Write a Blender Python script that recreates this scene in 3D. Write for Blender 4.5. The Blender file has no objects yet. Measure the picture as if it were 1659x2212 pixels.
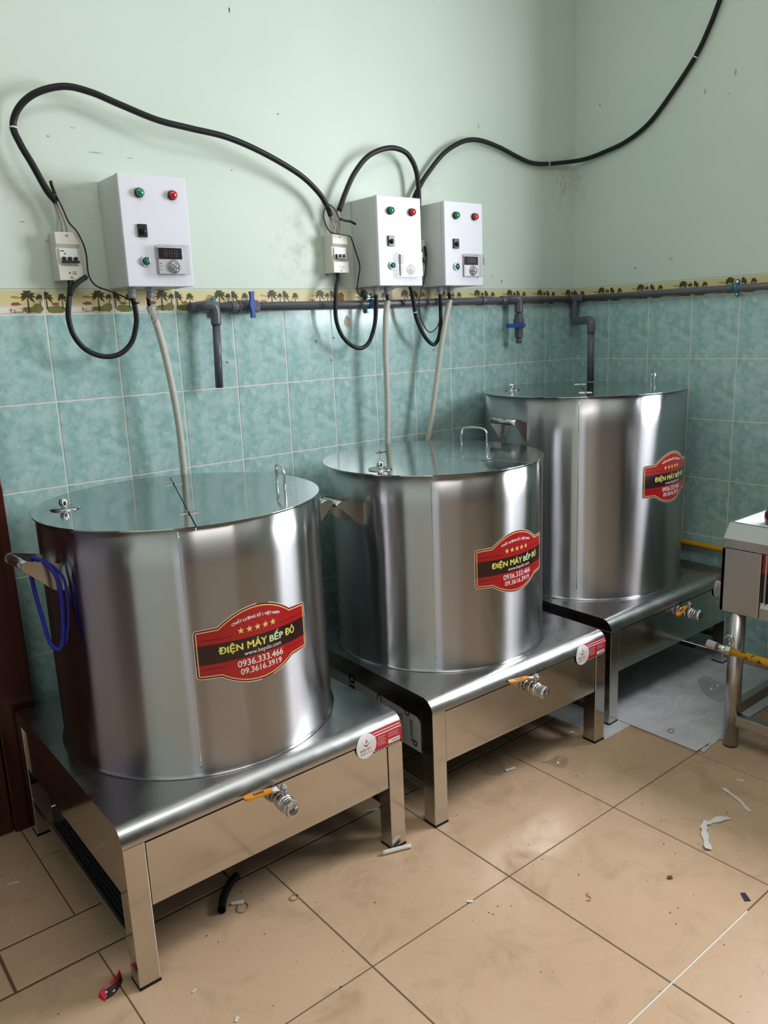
import bpy, bmesh, math, random
from mathutils import Vector, Matrix
random.seed(7)
PI = math.pi
scn = bpy.context.scene
COL = scn.collection

# ------------------------------------------------------------------ camera, light, exposure
F_PX = 1727.27
CAM = (-3.14185, -2.43707, 1.41758)
YAW, PITCH, ROLL = 0.6757, -0.2237, -0.0410
cd = bpy.data.cameras.new('camera'); cam = bpy.data.objects.new('camera', cd); COL.objects.link(cam)
cd.sensor_fit = 'VERTICAL'; cd.sensor_height = 32.0; cd.lens = F_PX / 2212 * 32.0
cd.clip_start = 0.02
def cam_axes():
    fwd = Vector((math.sin(YAW)*math.cos(PITCH), math.cos(YAW)*math.cos(PITCH), math.sin(PITCH)))
    right = Vector((math.cos(YAW), -math.sin(YAW), 0)); up = right.cross(fwd)
    c, s = math.cos(ROLL), math.sin(ROLL)
    return right*c + up*s, -right*s + up*c, fwd
r_, u_, f_ = cam_axes()
M = Matrix((r_, u_, -f_)).transposed().to_4x4(); M.translation = Vector(CAM)
cam.matrix_world = M
scn.camera = cam

scn.view_settings.view_transform = 'Standard'
scn.view_settings.look = 'None'
scn.view_settings.gamma = 1.0
scn.view_settings.use_curve_mapping = False
scn.view_settings.exposure = 0.35

w = bpy.data.worlds.new('world'); scn.world = w; w.use_nodes = True
w.node_tree.nodes['Background'].inputs[0].default_value = (0.80, 0.90, 1.0, 1)
w.node_tree.nodes['Background'].inputs[1].default_value = 0.9

def area(name, loc, target, sx, sy, power, col):
    l = bpy.data.lights.new(name, 'AREA'); l.shape = 'RECTANGLE'; l.size = sx; l.size_y = sy
    l.energy = power; l.color = col
    o = bpy.data.objects.new(name, l); COL.objects.link(o); o.location = loc
    o.rotation_euler = (Vector(target)-Vector(loc)).to_track_quat('-Z', 'Y').to_euler()
    return o
# daylight through the window in the right wall, just outside the opening
WIN_Y0, WIN_Y1, WIN_Z0, WIN_Z1 = -2.55, -1.25, 1.42, 2.55
area('daylight_right', (0.20, (WIN_Y0+WIN_Y1)/2, (WIN_Z0+WIN_Z1)/2), (-1, (WIN_Y0+WIN_Y1)/2, (WIN_Z0+WIN_Z1)/2), 1.3, 1.13, 96, (0.93, 0.95, 1.0))
# unseen soft fill light, added under the ceiling
area('ceiling_fill', (-2.2, -2.0, 3.22), (-2.2, -2.0, 0), 1.2, 0.6, 13, (1.0, 0.96, 0.90))

cy = scn.cycles
cy.use_denoising = True
cy.max_bounces = 8; cy.diffuse_bounces = 4; cy.glossy_bounces = 5; cy.transparent_max_bounces = 8; cy.transmission_bounces = 4
cy.sample_clamp_indirect = 6.0
cy.caustics_reflective = False; cy.caustics_refractive = False

# ------------------------------------------------------------------ materials
MAT = {}
def mat(name, col=(0.5, 0.5, 0.5), rough=0.5, metal=0.0, spec=0.5, aniso=0.0, emit=None, es=1.0, coat=0.0, alpha=1.0, trans=0.0, ior=1.45):
    m = bpy.data.materials.new(name); m.use_nodes = True
    b = m.node_tree.nodes['Principled BSDF']
    b.inputs['Base Color'].default_value = (*col, 1); b.inputs['Roughness'].default_value = rough
    b.inputs['Metallic'].default_value = metal; b.inputs['Specular IOR Level'].default_value = spec
    b.inputs['Anisotropic'].default_value = aniso; b.inputs['Coat Weight'].default_value = coat
    b.inputs['Alpha'].default_value = alpha; b.inputs['Transmission Weight'].default_value = trans
    b.inputs['IOR'].default_value = ior
    if emit: b.inputs['Emission Color'].default_value = (*emit, 1); b.inputs['Emission Strength'].default_value = es
    MAT[name] = m
    return m
def nd(m, t, **kw):
    n = m.node_tree.nodes.new(t)
    for k, v in kw.items():
        if k.startswith('i_'): n.inputs[k[2:].replace('_', ' ')].default_value = v
        else: setattr(n, k, v)
    return n
def lk(m, a, b): m.node_tree.links.new(a, b)
def bsdf(m): return m.node_tree.nodes['Principled BSDF']
def ramp(m, stops, src):
    r = nd(m, 'ShaderNodeValToRGB'); e = r.color_ramp.elements
    while len(e) < len(stops): e.new(0.5)
    for i, (p, c) in enumerate(stops): e[i].position = p; e[i].color = (*c, 1) if len(c) == 3 else c
    lk(m, src, r.inputs[0]); return r
def coords(m, kind='Object', scale=(1, 1, 1)):
    t = nd(m, 'ShaderNodeTexCoord'); mp = nd(m, 'ShaderNodeMapping'); mp.inputs['Scale'].default_value = scale
    lk(m, t.outputs[kind], mp.inputs[0]); return mp.outputs[0]
def noise(m, src, scale=5, detail=4, rough=0.55, dist=0.0):
    n = nd(m, 'ShaderNodeTexNoise'); n.inputs['Scale'].default_value = scale; n.inputs['Detail'].default_value = detail
    n.inputs['Roughness'].default_value = rough; n.inputs['Distortion'].default_value = dist
    lk(m, src, n.inputs['Vector']); return n
def bump(m, h, strength=0.2, dist=0.01):
    b = nd(m, 'ShaderNodeBump'); b.inputs['Strength'].default_value = strength; b.inputs['Distance'].default_value = dist
    lk(m, h, b.inputs['Height']); lk(m, b.outputs[0], bsdf(m).inputs['Normal']); return b
def mixc(m, fac, a, b):
    x = nd(m, 'ShaderNodeMix'); x.data_type = 'RGBA'
    if isinstance(fac, float): x.inputs[0].default_value = fac
    else: lk(m, fac, x.inputs[0])
    for i, v in ((6, a), (7, b)):
        if isinstance(v, tuple): x.inputs[i].default_value = (*v, 1)
        else: lk(m, v, x.inputs[i])
    return x.outputs[2]

# painted plaster
m = mat('painted_plaster', (0.60, 0.73, 0.63), 0.42, spec=0.35)
c = coords(m); n1 = noise(m, c, 1.3, 5, 0.6); n2 = noise(m, c, 9, 6, 0.7); n3 = noise(m, c, 60, 3)
base = ramp(m, [(0.35, (0.592, 0.690, 0.603)), (0.65, (0.642, 0.728, 0.650))], n1.outputs[0])
st = ramp(m, [(0.66, (0, 0, 0)), (0.80, (0.35, 0.35, 0.35))], n2.outputs[0])
cur = mixc(m, st.outputs[0], base.outputs[0], (0.52, 0.58, 0.47)); n4 = noise(m, c, 22, 8, 0.7)
for (px_, py_, pz_), rad, st_ in (((-1.50, 0, 1.70), 0.17, 0.9), ((-0.07, 0, 2.00), 0.12, 0.9), ((-0.05, 0, 2.07), 0.10, 0.7), ((-2.42, 0, 1.84), 0.10, 0.5), ((-2.25, 0, 1.80), 0.08, 0.5), ((-0.9, 0, 1.95), 0.07, 0.4)):
    dv = nd(m, 'ShaderNodeVectorMath', operation='DISTANCE'); lk(m, c, dv.inputs[0]); dv.inputs[1].default_value = (px_, py_, pz_)
    mr = nd(m, 'ShaderNodeMapRange'); lk(m, dv.outputs['Value'], mr.inputs[0]); mr.inputs[1].default_value = 0; mr.inputs[2].default_value = rad; mr.inputs[3].default_value = st_; mr.inputs[4].default_value = 0
    rn = ramp(m, [(0.46, (0, 0, 0)), (0.70, (0.9, 0.9, 0.9))], n4.outputs[0]); mu = nd(m, 'ShaderNodeMath', operation='MULTIPLY'); lk(m, mr.outputs[0], mu.inputs[0]); lk(m, rn.outputs[0], mu.inputs[1])
    cur = mixc(m, mu.outputs[0], cur, (0.34, 0.35, 0.27))
lk(m, cur, bsdf(m).inputs['Base Color'])
bump(m, n3.outputs[0], 0.06, 0.002)
mat('corridor_paint', (0.40, 0.36, 0.39), 0.7)
mat('front_dim', (0.10, 0.08, 0.07), 0.7)  # dimness of the room's front end, put into the wall colour
m = mat('ceiling_paint', (0.80, 0.84, 0.79), 0.8)
# glazed wall tile, the same printed cloud pattern on every tile (UV 0..1 per tile)
def tile_mat(name, dark, mid, light, rough=0.16):
    m = mat(name, mid, rough, spec=0.55)
    uv = coords(m, 'UV', (1.0, 1.25, 1)); 
    n0 = noise(m, uv, 2.2, 3, 0.5); n1 = noise(m, uv, 4.5, 6, 0.62, 0.5)
    vo = nd(m, 'ShaderNodeTexVoronoi', feature='SMOOTH_F1'); vo.inputs['Scale'].default_value = 5.5
    dis = nd(m, 'ShaderNodeVectorMath', operation='ADD'); lk(m, uv, dis.inputs[0]); sc = nd(m, 'ShaderNodeVectorMath', operation='SCALE')
    lk(m, n1.outputs['Color'], sc.inputs[0]); sc.inputs['Scale'].default_value = 0.35; lk(m, sc.outputs[0], dis.inputs[1]); lk(m, dis.outputs[0], vo.inputs['Vector'])
    r1 = ramp(m, [(0.30, dark), (0.52, mid), (0.72, light)], n1.outputs[0])
    r2 = ramp(m, [(0.10, (0.75, 0.75, 0.75)), (0.48, (0, 0, 0))], vo.outputs['Distance'])
    c1 = mixc(m, r2.outputs[0], r1.outputs[0], light)
    ed = nd(m, 'ShaderNodeTexVoronoi', feature='DISTANCE_TO_EDGE'); ed.inputs['Scale'].default_value = 4.0; lk(m, dis.outputs[0], ed.inputs['Vector'])
    r3 = ramp(m, [(0.0, (0.30, 0.30, 0.30)), (0.05, (0, 0, 0))], ed.outputs[0])
    lk(m, mixc(m, r3.outputs[0], c1, dark), bsdf(m).inputs['Base Color'])
    return m
tile_mat('wall_tile', (0.245, 0.445, 0.425), (0.375, 0.585, 0.565), (0.540, 0.690, 0.680))
mat('grout', (0.74, 0.72, 0.66), 0.8)
mat('grout_dark', (0.13, 0.085, 0.05), 0.9)
# border tile parts
m = mat('border_base', (0.74, 0.66, 0.38), 0.4, spec=0.3)
uv = coords(m, 'UV'); sp = nd(m, 'ShaderNodeSeparateXYZ'); lk(m, uv, sp.inputs[0]); n = noise(m, uv, 3, 4)
ad = nd(m, 'ShaderNodeMath', operation='MULTIPLY_ADD'); lk(m, n.outputs[0], ad.inputs[0]); ad.inputs[1].default_value = 0.25; lk(m, sp.outputs[1], ad.inputs[2])
r = ramp(m, [(0.36, (0.74, 0.66, 0.55)), (0.50, (0.68, 0.60, 0.36)), (0.75, (0.72, 0.58, 0.28)), (1.0, (0.60, 0.58, 0.34))], ad.outputs[0])
lk(m, r.outputs[0], bsdf(m).inputs['Base Color'])
mat('palm_print', (0.060, 0.052, 0.022), 0.45, spec=0.3); mat('bush_print', (0.20, 0.21, 0.07), 0.25)
mat('hut_print', (0.30, 0.11, 0.07), 0.25); mat('line_print', (0.10, 0.04, 0.03), 0.25); mat('cloud_print', (0.80, 0.80, 0.76), 0.25)
mat('hill_print', (0.42, 0.28, 0.09), 0.25)
mat('rust_stain', (0.36, 0.15, 0.05), 0.7); mat('rust_stain_light', (0.46, 0.38, 0.24), 0.5); mat('hole_dark', (0.05, 0.03, 0.02), 0.8)
mat('scuff', (0.36, 0.41, 0.34), 0.7); mat('scuff_light', (0.50, 0.54, 0.44), 0.7)
# floor
def floor_mat(name, a, b, cdark):
    m = mat(name, a, 0.3, spec=0.5)
    c = coords(m); n1 = noise(m, c, 2.3, 6, 0.6); n2 = noise(m, c, 7, 8, 0.7, 0.6); n3 = noise(m, c, 38, 4, 0.7)
    r1 = ramp(m, [(0.32, a), (0.68, b)], n1.outputs[0])
    r2 = ramp(m, [(0.50, (0, 0, 0)), (0.72, (0.75, 0.75, 0.75))], n2.outputs[0])
    c1 = mixc(m, r2.outputs[0], r1.outputs[0], cdark)
    r4 = ramp(m, [(0.66, (0, 0, 0)), (0.74, (0.35, 0.35, 0.35))], n3.outputs[0])
    lk(m, mixc(m, r4.outputs[0], c1, cdark), bsdf(m).inputs['Base Color'])
    rr = ramp(m, [(0.3, (0.20, 0.20, 0.20)), (0.7, (0.42, 0.42, 0.42))], n2.outputs[0]); lk(m, rr.outputs[0], bsdf(m).inputs['Roughness'])
    return m
floor_mat('floor_tile', (0.585, 0.390, 0.250), (0.640, 0.440, 0.290), (0.400, 0.265, 0.155))
m = mat('wood_tile', (0.42, 0.29, 0.17), 0.35)
c = coords(m, 'Object', (5, 120, 1)); n1 = noise(m, c, 1.6, 6, 0.65, 0.3); c2 = coords(m, 'Object', (6.0, 0.01, 1)); n2 = noise(m, c2, 1.0, 1)
r1 = ramp(m, [(0.3, (0.46, 0.28, 0.165)), (0.7, (0.80, 0.57, 0.39))], n1.outputs[0]); lk(m, mixc(m, n2.outputs[0], r1.outputs[0], (0.60, 0.41, 0.26)), bsdf(m).inputs['Base Color'])
# steel
def steel(name, col, rough, aniso=0.0, brush=None, sm=0.25, tangent=False, rot=0.0, bs=0.05, radial=False):
    m = mat(name, col, rough, 1.0, aniso=aniso)
    c = coords(m, 'Object'); n1 = noise(m, c, 7, 5, 0.6)
    lo, hi = rough*(1-sm), rough*(1+sm)
    if sm > 0:
        r = nd(m, 'ShaderNodeMapRange', clamp=False); lk(m, n1.outputs[0], r.inputs[0]); r.inputs[1].default_value = 0.3; r.inputs[2].default_value = 0.7; r.inputs[3].default_value = lo; r.inputs[4].default_value = hi; lk(m, r.outputs[0], bsdf(m).inputs['Roughness'])
    if brush:
        cb = coords(m, 'Object', brush); nb = noise(m, cb, 1.0, 3); bump(m, nb.outputs[0], bs, 0.001)
    if radial:
        t = nd(m, 'ShaderNodeTangent', direction_type='RADIAL', axis='Z'); lk(m, t.outputs[0], bsdf(m).inputs['Tangent'])
        bsdf(m).inputs['Anisotropic Rotation'].default_value = rot
    return m
steel('pot_steel', (0.43, 0.425, 0.435), 0.21, 1.0, None, 0, radial=True, rot=0.25)
m = MAT['pot_steel']          # second, taller lobe of the horizontal brushing
g2 = nd(m, 'ShaderNodeBsdfAnisotropic'); g2.inputs['Color'].default_value = (0.45, 0.445, 0.455, 1); g2.inputs['Roughness'].default_value = 0.29; g2.inputs['Anisotropy'].default_value = 0.82
tg = nd(m, 'ShaderNodeTangent', direction_type='RADIAL', axis='Z'); lk(m, tg.outputs[0], g2.inputs['Tangent'])
mx = nd(m, 'ShaderNodeMixShader'); mx.inputs[0].default_value = 0.55
lk(m, bsdf(m).outputs[0], mx.inputs[1]); lk(m, g2.outputs[0], mx.inputs[2]); lk(m, mx.outputs[0], m.node_tree.nodes['Material Output'].inputs[0])
steel('lid_steel', (0.50, 0.505, 0.50), 0.10, 0, None, 0.5)
steel('stand_steel', (0.52, 0.52, 0.525), 0.27, 0, (3, 160, 160), 0.35, bs=0.03)
steel('panel_steel', (0.62, 0.60, 0.58), 0.13, 0, None, 0.4)
steel('table_steel', (0.50, 0.49, 0.48), 0.34, 0, None, 0.3)
steel('valve_steel', (0.60, 0.59, 0.57), 0.24, 0, None, 0.2)
steel('dark_steel', (0.30, 0.30, 0.30), 0.3, 0, None, 0.2)
steel('sheet_metal', (0.74, 0.76, 0.80), 0.42, 0, None, 0.3)
m = MAT['sheet_metal']; bsdf(m).inputs['Metallic'].default_value = 0.15; c = coords(m, 'Object', (1, 1.6, 1)); n1 = noise(m, c, 6, 8, 0.7, 1.0); r1 = ramp(m, [(0.30, (0.66, 0.66, 0.70)), (0.62, (0.93, 0.93, 0.98))], n1.outputs[0]); lk(m, r1.outputs[0], bsdf(m).inputs['Base Color'])
mat('seam_dark', (0.03, 0.03, 0.03), 0.6)
mat('black_rubber', (0.009, 0.009, 0.010), 0.45, spec=0.35); mat('black_plastic', (0.018, 0.018, 0.02), 0.3)
mat('black_mesh', (0.006, 0.006, 0.007), 0.6); mat('mesh_wire', (0.05, 0.055, 0.062), 0.35)
mat('grey_pvc', (0.105, 0.11, 0.125), 0.33); mat('blue_plastic', (0.012, 0.055, 0.30), 0.33); mat('blue_clamp', (0.02, 0.20, 0.34), 0.25, 0.3)
mat('white_enamel', (0.72, 0.72, 0.79), 0.38, spec=0.4); mat('housing_grey', (0.66, 0.68, 0.66), 0.35)
mat('cream_plastic', (0.68, 0.66, 0.58), 0.35); mat('gland_grey', (0.40, 0.42, 0.43), 0.4)
mat('conduit_plastic', (0.58, 0.57, 0.50), 0.4)
mat('green_lens', (0.0, 0.22, 0.075), 0.15, coat=0.6); mat('red_lens', (0.48, 0.008, 0.012), 0.15, coat=0.6); mat('green_button', (0.0, 0.13, 0.06), 0.3)
mat('chrome', (0.8, 0.8, 0.82), 0.08, 1.0)
mat('display_dark', (0.03, 0.03, 0.045), 0.1); mat('digit_off', (0.24, 0.11, 0.08), 0.3); mat('face_silver', (0.80, 0.80, 0.82), 0.3); mat('dial_grey', (0.55, 0.56, 0.60), 0.18, 0.5)
m = mat('clear_acrylic', (1, 1, 1), 0.04)
nt = m.node_tree; tr = nd(m, 'ShaderNodeBsdfTransparent'); gl = nd(m, 'ShaderNodeBsdfGlossy'); gl.inputs['Roughness'].default_value = 0.05
mx = nd(m, 'ShaderNodeMixShader'); fr = nd(m, 'ShaderNodeFresnel'); fr.inputs[0].default_value = 1.5
fa = nd(m, 'ShaderNodeMath', operation='MULTIPLY_ADD'); lk(m, fr.outputs[0], fa.inputs[0]); fa.inputs[1].default_value = 0.5; fa.inputs[2].default_value = 0.0
lk(m, fa.outputs[0], mx.inputs[0]); lk(m, tr.outputs[0], mx.inputs[1]); lk(m, gl.outputs[0], mx.inputs[2]); lk(m, mx.outputs[0], nt.nodes['Material Output'].inputs[0])
mat('wire_pinkish', (0.42, 0.32, 0.28), 0.4); mat('wire_grey', (0.38, 0.40, 0.42), 0.4); mat('wire_blue', (0.02, 0.08, 0.30), 0.4); mat('wire_yellow', (0.50, 0.45, 0.06), 0.4)
mat('zip_tie', (0.70, 0.70, 0.68), 0.4)
mat('orange_grip', (0.75, 0.30, 0.03), 0.35)
mat('lab_red', (0.42, 0.012, 0.016), 0.28, coat=0.3); mat('lab_darkred', (0.17, 0.004, 0.010), 0.3); mat('lab_black', (0.030, 0.010, 0.010), 0.25, coat=0.3)
mat('lab_gold', (0.85, 0.62, 0.22), 0.3); mat('lab_yellow', (0.80, 0.78, 0.16), 0.35); mat('lab_white', (0.86, 0.82, 0.80), 0.35); mat('lab_green', (0.62, 0.82, 0.50), 0.35)
mat('stk_red', (0.56, 0.02, 0.03), 0.3); mat('stk_white', (0.82, 0.82, 0.84), 0.35); mat('stk_black', (0.03, 0.01, 0.012), 0.35); mat('stk_orange', (0.62, 0.28, 0.10), 0.4)
m = mat('dark_wood', (0.075, 0.012, 0.007), 0.28, coat=0.2)
c = coords(m, 'Object', (30, 30, 1.5)); n1 = noise(m, c, 1.0, 5); r1 = ramp(m, [(0.3, (0.022, 0.005, 0.004)), (0.7, (0.075, 0.013, 0.007))], n1.outputs[0]); lk(m, r1.outputs[0], bsdf(m).inputs['Base Color'])
mat('film_grey', (0.55, 0.56, 0.58), 0.3); mat('film_ink', (0.02, 0.02, 0.022), 0.4)
m = mat('gas_yellow', (0.72, 0.36, 0.015), 0.35)
c = coords(m); n1 = noise(m, c, 45, 4, 0.6); r1 = ramp(m, [(0.55, (0.72, 0.37, 0.015)), (0.59, (0.08, 0.06, 0.03))], n1.outputs[0]); lk(m, r1.outputs[0], bsdf(m).inputs['Base Color'])
mat('gas_yellow_clean', (0.66, 0.33, 0.02), 0.4)
mat('table_red', (0.40, 0.01, 0.012), 0.4); mat('soot_black', (0.012, 0.012, 0.012), 0.6)
mat('brown_glass', (0.09, 0.012, 0.008), 0.12, coat=0.5)
mat('paper_white', (0.72, 0.69, 0.66), 0.7); mat('paper_cool', (0.62, 0.66, 0.66), 0.6)
mat('blue_cloth', (0.015, 0.02, 0.30), 0.75)
mat('rubber_band', (0.42, 0.24, 0.07), 0.5); mat('foil_red', (0.50, 0.015, 0.03), 0.3); mat('lens_pink', (0.85, 0.06, 0.10), 0.3); mat('navy_tape', (0.02, 0.02, 0.05), 0.35); mat('leaf_brown', (0.10, 0.025, 0.015), 0.6)
m = mat('clear_bag', (1, 1, 1), 0.1)
tr = nd(m, 'ShaderNodeBsdfTransparent'); gl = nd(m, 'ShaderNodeBsdfGlossy'); gl.inputs['Roughness'].default_value = 0.12; mx = nd(m, 'ShaderNodeMixShader'); mx.inputs[0].default_value = 0.16
lk(m, tr.outputs[0], mx.inputs[1]); lk(m, gl.outputs[0], mx.inputs[2]); lk(m, mx.outputs[0], m.node_tree.nodes['Material Output'].inputs[0])

# ------------------------------------------------------------------ mesh builder
def V(*a): return Vector(a)
def catmull(pts, n=8):
    P = [Vector(p) for p in pts]
    if len(P) < 3: return P
    out = []
    Q = [P[0]*2-P[1]] + P + [P[-1]*2-P[-2]]
    for i in range(1, len(Q)-2):
        a, b, c, d = Q[i-1], Q[i], Q[i+1], Q[i+2]
        for k in range(n):
            t = k/n
            out.append(0.5*((2*b)+(c-a)*t+(2*a-5*b+4*c-d)*t*t+(-a+3*b-3*c+d)*t**3))
    out.append(P[-1]); return out
class MB:
    def __init__(self): self.v = []; self.f = []; self.m = []; self.sm = []; self.mats = []; self.uv = {}
    def mi(self, name):
        if name not in self.mats: self.mats.append(name)
        return self.mats.index(name)
    def face(self, idx, mn, smooth=False, uv=None):
        self.f.append(tuple(idx)); self.m.append(self.mi(mn)); self.sm.append(smooth)
        if uv: self.uv[len(self.f)-1] = uv
    def poly(self, pts, mn, smooth=False, uv=None):
        b = len(self.v); self.v += [Vector(p) for p in pts]; self.face(range(b, b+len(pts)), mn, smooth, uv)
    def box(self, lo, hi, mn, bev=0.0, T=None):
        lo = Vector(lo); hi = Vector(hi)
        bm = bmesh.new(); bmesh.ops.create_cube(bm, size=1)
        for v in bm.verts: v.co = Vector(((lo[i]+hi[i])/2 + v.co[i]*(hi[i]-lo[i]) for i in range(3)))
        if bev > 0: bmesh.ops.bevel(bm, geom=bm.edges[:], offset=bev, segments=2, affect='EDGES', profile=0.5)
        self.add_bm(bm, mn, T, smooth=False)
    def add_bm(self, bm, mn, T=None, smooth=False):
        b = len(self.v); bm.verts.index_update()
        for v in bm.verts: self.v.append((T @ v.co) if T else v.co.copy())
        for f in bm.faces: self.face([b+v.index for v in f.verts], mn, smooth)
        bm.free()
    def tube(self, pts, r, mn, seg=12, caps=True, smooth=True, radii=None):
        P = [Vector(p) for p in pts]; n = len(P)
        tan = [(P[min(i+1, n-1)]-P[max(i-1, 0)]).normalized() for i in range(n)]
        t0 = tan[0]; nrm = t0.orthogonal().normalized(); b = len(self.v)
        for i in range(n):
            if i: nrm = (nrm - tan[i]*nrm.dot(tan[i])).normalized()
            bi = tan[i].cross(nrm); rr = radii[i] if radii else r
            for k in range(seg):
                a = 2*PI*k/seg; self.v.append(P[i]+(nrm*math.cos(a)+bi*math.sin(a))*rr)
        for i in range(n-1):
            for k in range(seg):
                k2 = (k+1) % seg
                self.face((b+i*seg+k, b+i*seg+k2, b+(i+1)*seg+k2, b+(i+1)*seg+k), mn, smooth)
        if caps:
            self.face([b+k for k in reversed(range(seg))], mn); self.face([b+(n-1)*seg+k for k in range(seg)], mn)
    def cyl(self, p0, p1, r, mn, seg=24, r1=None, caps=True, smooth=True):
        self.tube([p0, p1], r, mn, seg, caps, smooth, radii=[r, r if r1 is None else r1])
    def lathe(self, prof, mn, origin=(0, 0, 0), seg=48, T=None, smooth=True, a0=0, a1=2*PI, rot=0):
        """prof: (radius, height) list about local z"""
        o = Vector(origin); b = len(self.v); full = abs(a1-a0-2*PI) < 1e-6; na = seg if full else seg+1
        for r, z in prof:
            for k in range(na):
                a = rot+a0+(a1-a0)*k/seg; p = Vector((r*math.cos(a), r*math.sin(a), z))
                if T: p = T @ p
                self.v.append(p+o)
        for i in range(len(prof)-1):
            for k in range(seg):
                k2 = (k+1) % na
                self.face((b+i*na+k, b+i*na+k2, b+(i+1)*na+k2, b+(i+1)*na+k), mn, smooth)
    def disc(self, c, r, mn, n=(0, 0, 1), seg=24):
        n = Vector(n).normalized(); a = n.orthogonal().normalized(); b = n.cross(a); c = Vector(c)
        self.poly([c+(a*math.cos(2*PI*k/seg)+b*math.sin(2*PI*k/seg))*r for k in range(seg)], mn)
    def sphere(self, c, r, mn, seg=20, sc=(1, 1, 1)):
        pr = [(r*math.sin(PI*i/12), -r*math.cos(PI*i/12)) for i in range(13)]
        pr[0] = (1e-5, -r); pr[-1] = (1e-5, r)
        self.lathe(pr, mn, c, seg, T=Matrix.Diagonal((*sc, 1)))
    def prism(self, pts, d, mn, smooth=False):
        """closed planar polygon pts extruded by vector d"""
        P = [Vector(p) for p in pts]; d = Vector(d); b = len(self.v); n = len(P)
        self.v += P + [p+d for p in P]
        self.face(list(reversed(range(b, b+n))), mn); self.face(range(b+n, b+2*n), mn)
        for k in range(n):
            k2 = (k+1) % n; self.face((b+k, b+k2, b+n+k2, b+n+k), mn, smooth)
    def build(self, name, parent=None, origin=None, bevel=0.0, sharp=None):
        """origin: world point to become the object's own origin"""
        me = bpy.data.meshes.new(name)
        off = Vector(origin) if origin is not None else Vector((0, 0, 0))
        if parent is not None and origin is None: off = Vector(parent['_o']) if '_o' in parent else Vector((0, 0, 0))
        me.from_pydata([v-off for v in self.v], [], self.f)
        for mn in self.mats: me.materials.append(MAT[mn])
        me.polygons.foreach_set('material_index', self.m); me.polygons.foreach_set('use_smooth', self.sm)
        if self.uv:
            ul = me.uv_layers.new(name='uv')
            for fi, uvs in self.uv.items():
                for li, t in zip(me.polygons[fi].loop_indices, uvs): ul.data[li].uv = t
        bm = bmesh.new(); bm.from_mesh(me)
        if bevel >= 0 and not self.uv: bmesh.ops.recalc_face_normals(bm, faces=bm.faces[:])
        bm.to_mesh(me); bm.free(); me.update()
        o = bpy.data.objects.new(name, me); COL.objects.link(o)
        if parent is not None: o.parent = parent
        if parent is None and origin is not None: o.location = origin
        if bevel > 0:
            md = o.modifiers.new('bevel', 'BEVEL'); md.width = bevel; md.segments = 2; md.limit_method = 'ANGLE'; md.angle_limit = math.radians(40)
        return o
def thing(name, label, cat, o=(0, 0, 0), group=None, rot=0.0):
    e = bpy.data.objects.new(name, None); COL.objects.link(e); e.empty_display_size = 0.05
    e.location = o; e.rotation_euler = (0, 0, rot); e['_o'] = tuple(o); e['label'] = label; e['category'] = cat
    if group: e['group'] = group
    return e
def tag(o, label, cat, group=None, kind=None):
    o['label'] = label; o['category'] = cat
    if group: o['group'] = group
    if kind: o['kind'] = kind
    return o
def struct(o): o['kind'] = 'structure'; return o
def sub(p):                      # child shapes of a part share the thing's frame
    p['_o'] = tuple(p.parent['_o']) if p.parent else (0, 0, 0); return p

def text2d(body, width=None, height=None, bold=0.0, cx=0, cy=0, shear=0.0):
    """lettering as flat polygons centred on (cx, cy); returns verts, faces"""
    cu = bpy.data.curves.new('lettering', 'FONT'); cu.body = body; cu.size = 1.0; cu.offset = bold; cu.shear = shear
    cu.resolution_u = 3; cu.fill_mode = 'FRONT' if hasattr(cu, 'fill_mode') else 'FRONT'
    ob = bpy.data.objects.new('lettering', cu); COL.objects.link(ob)
    dg = bpy.context.evaluated_depsgraph_get(); dg.update()
    me = bpy.data.meshes.new_from_object(ob.evaluated_get(dg))
    vs = [v.co.copy() for v in me.vertices]; fs = [tuple(p.vertices) for p in me.polygons]
    bpy.data.objects.remove(ob); bpy.data.curves.remove(cu); bpy.data.meshes.remove(me)
    if not vs: return [], []
    x0, x1 = min(v.x for v in vs), max(v.x for v in vs); y0, y1 = min(v.y for v in vs), max(v.y for v in vs)
    s = width/(x1-x0) if width else height/(y1-y0)
    sy = height/(y1-y0) if (width and height) else s
    return [((v.x-(x0+x1)/2)*s+cx, (v.y-(y0+y1)/2)*sy+cy) for v in vs], fs
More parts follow.
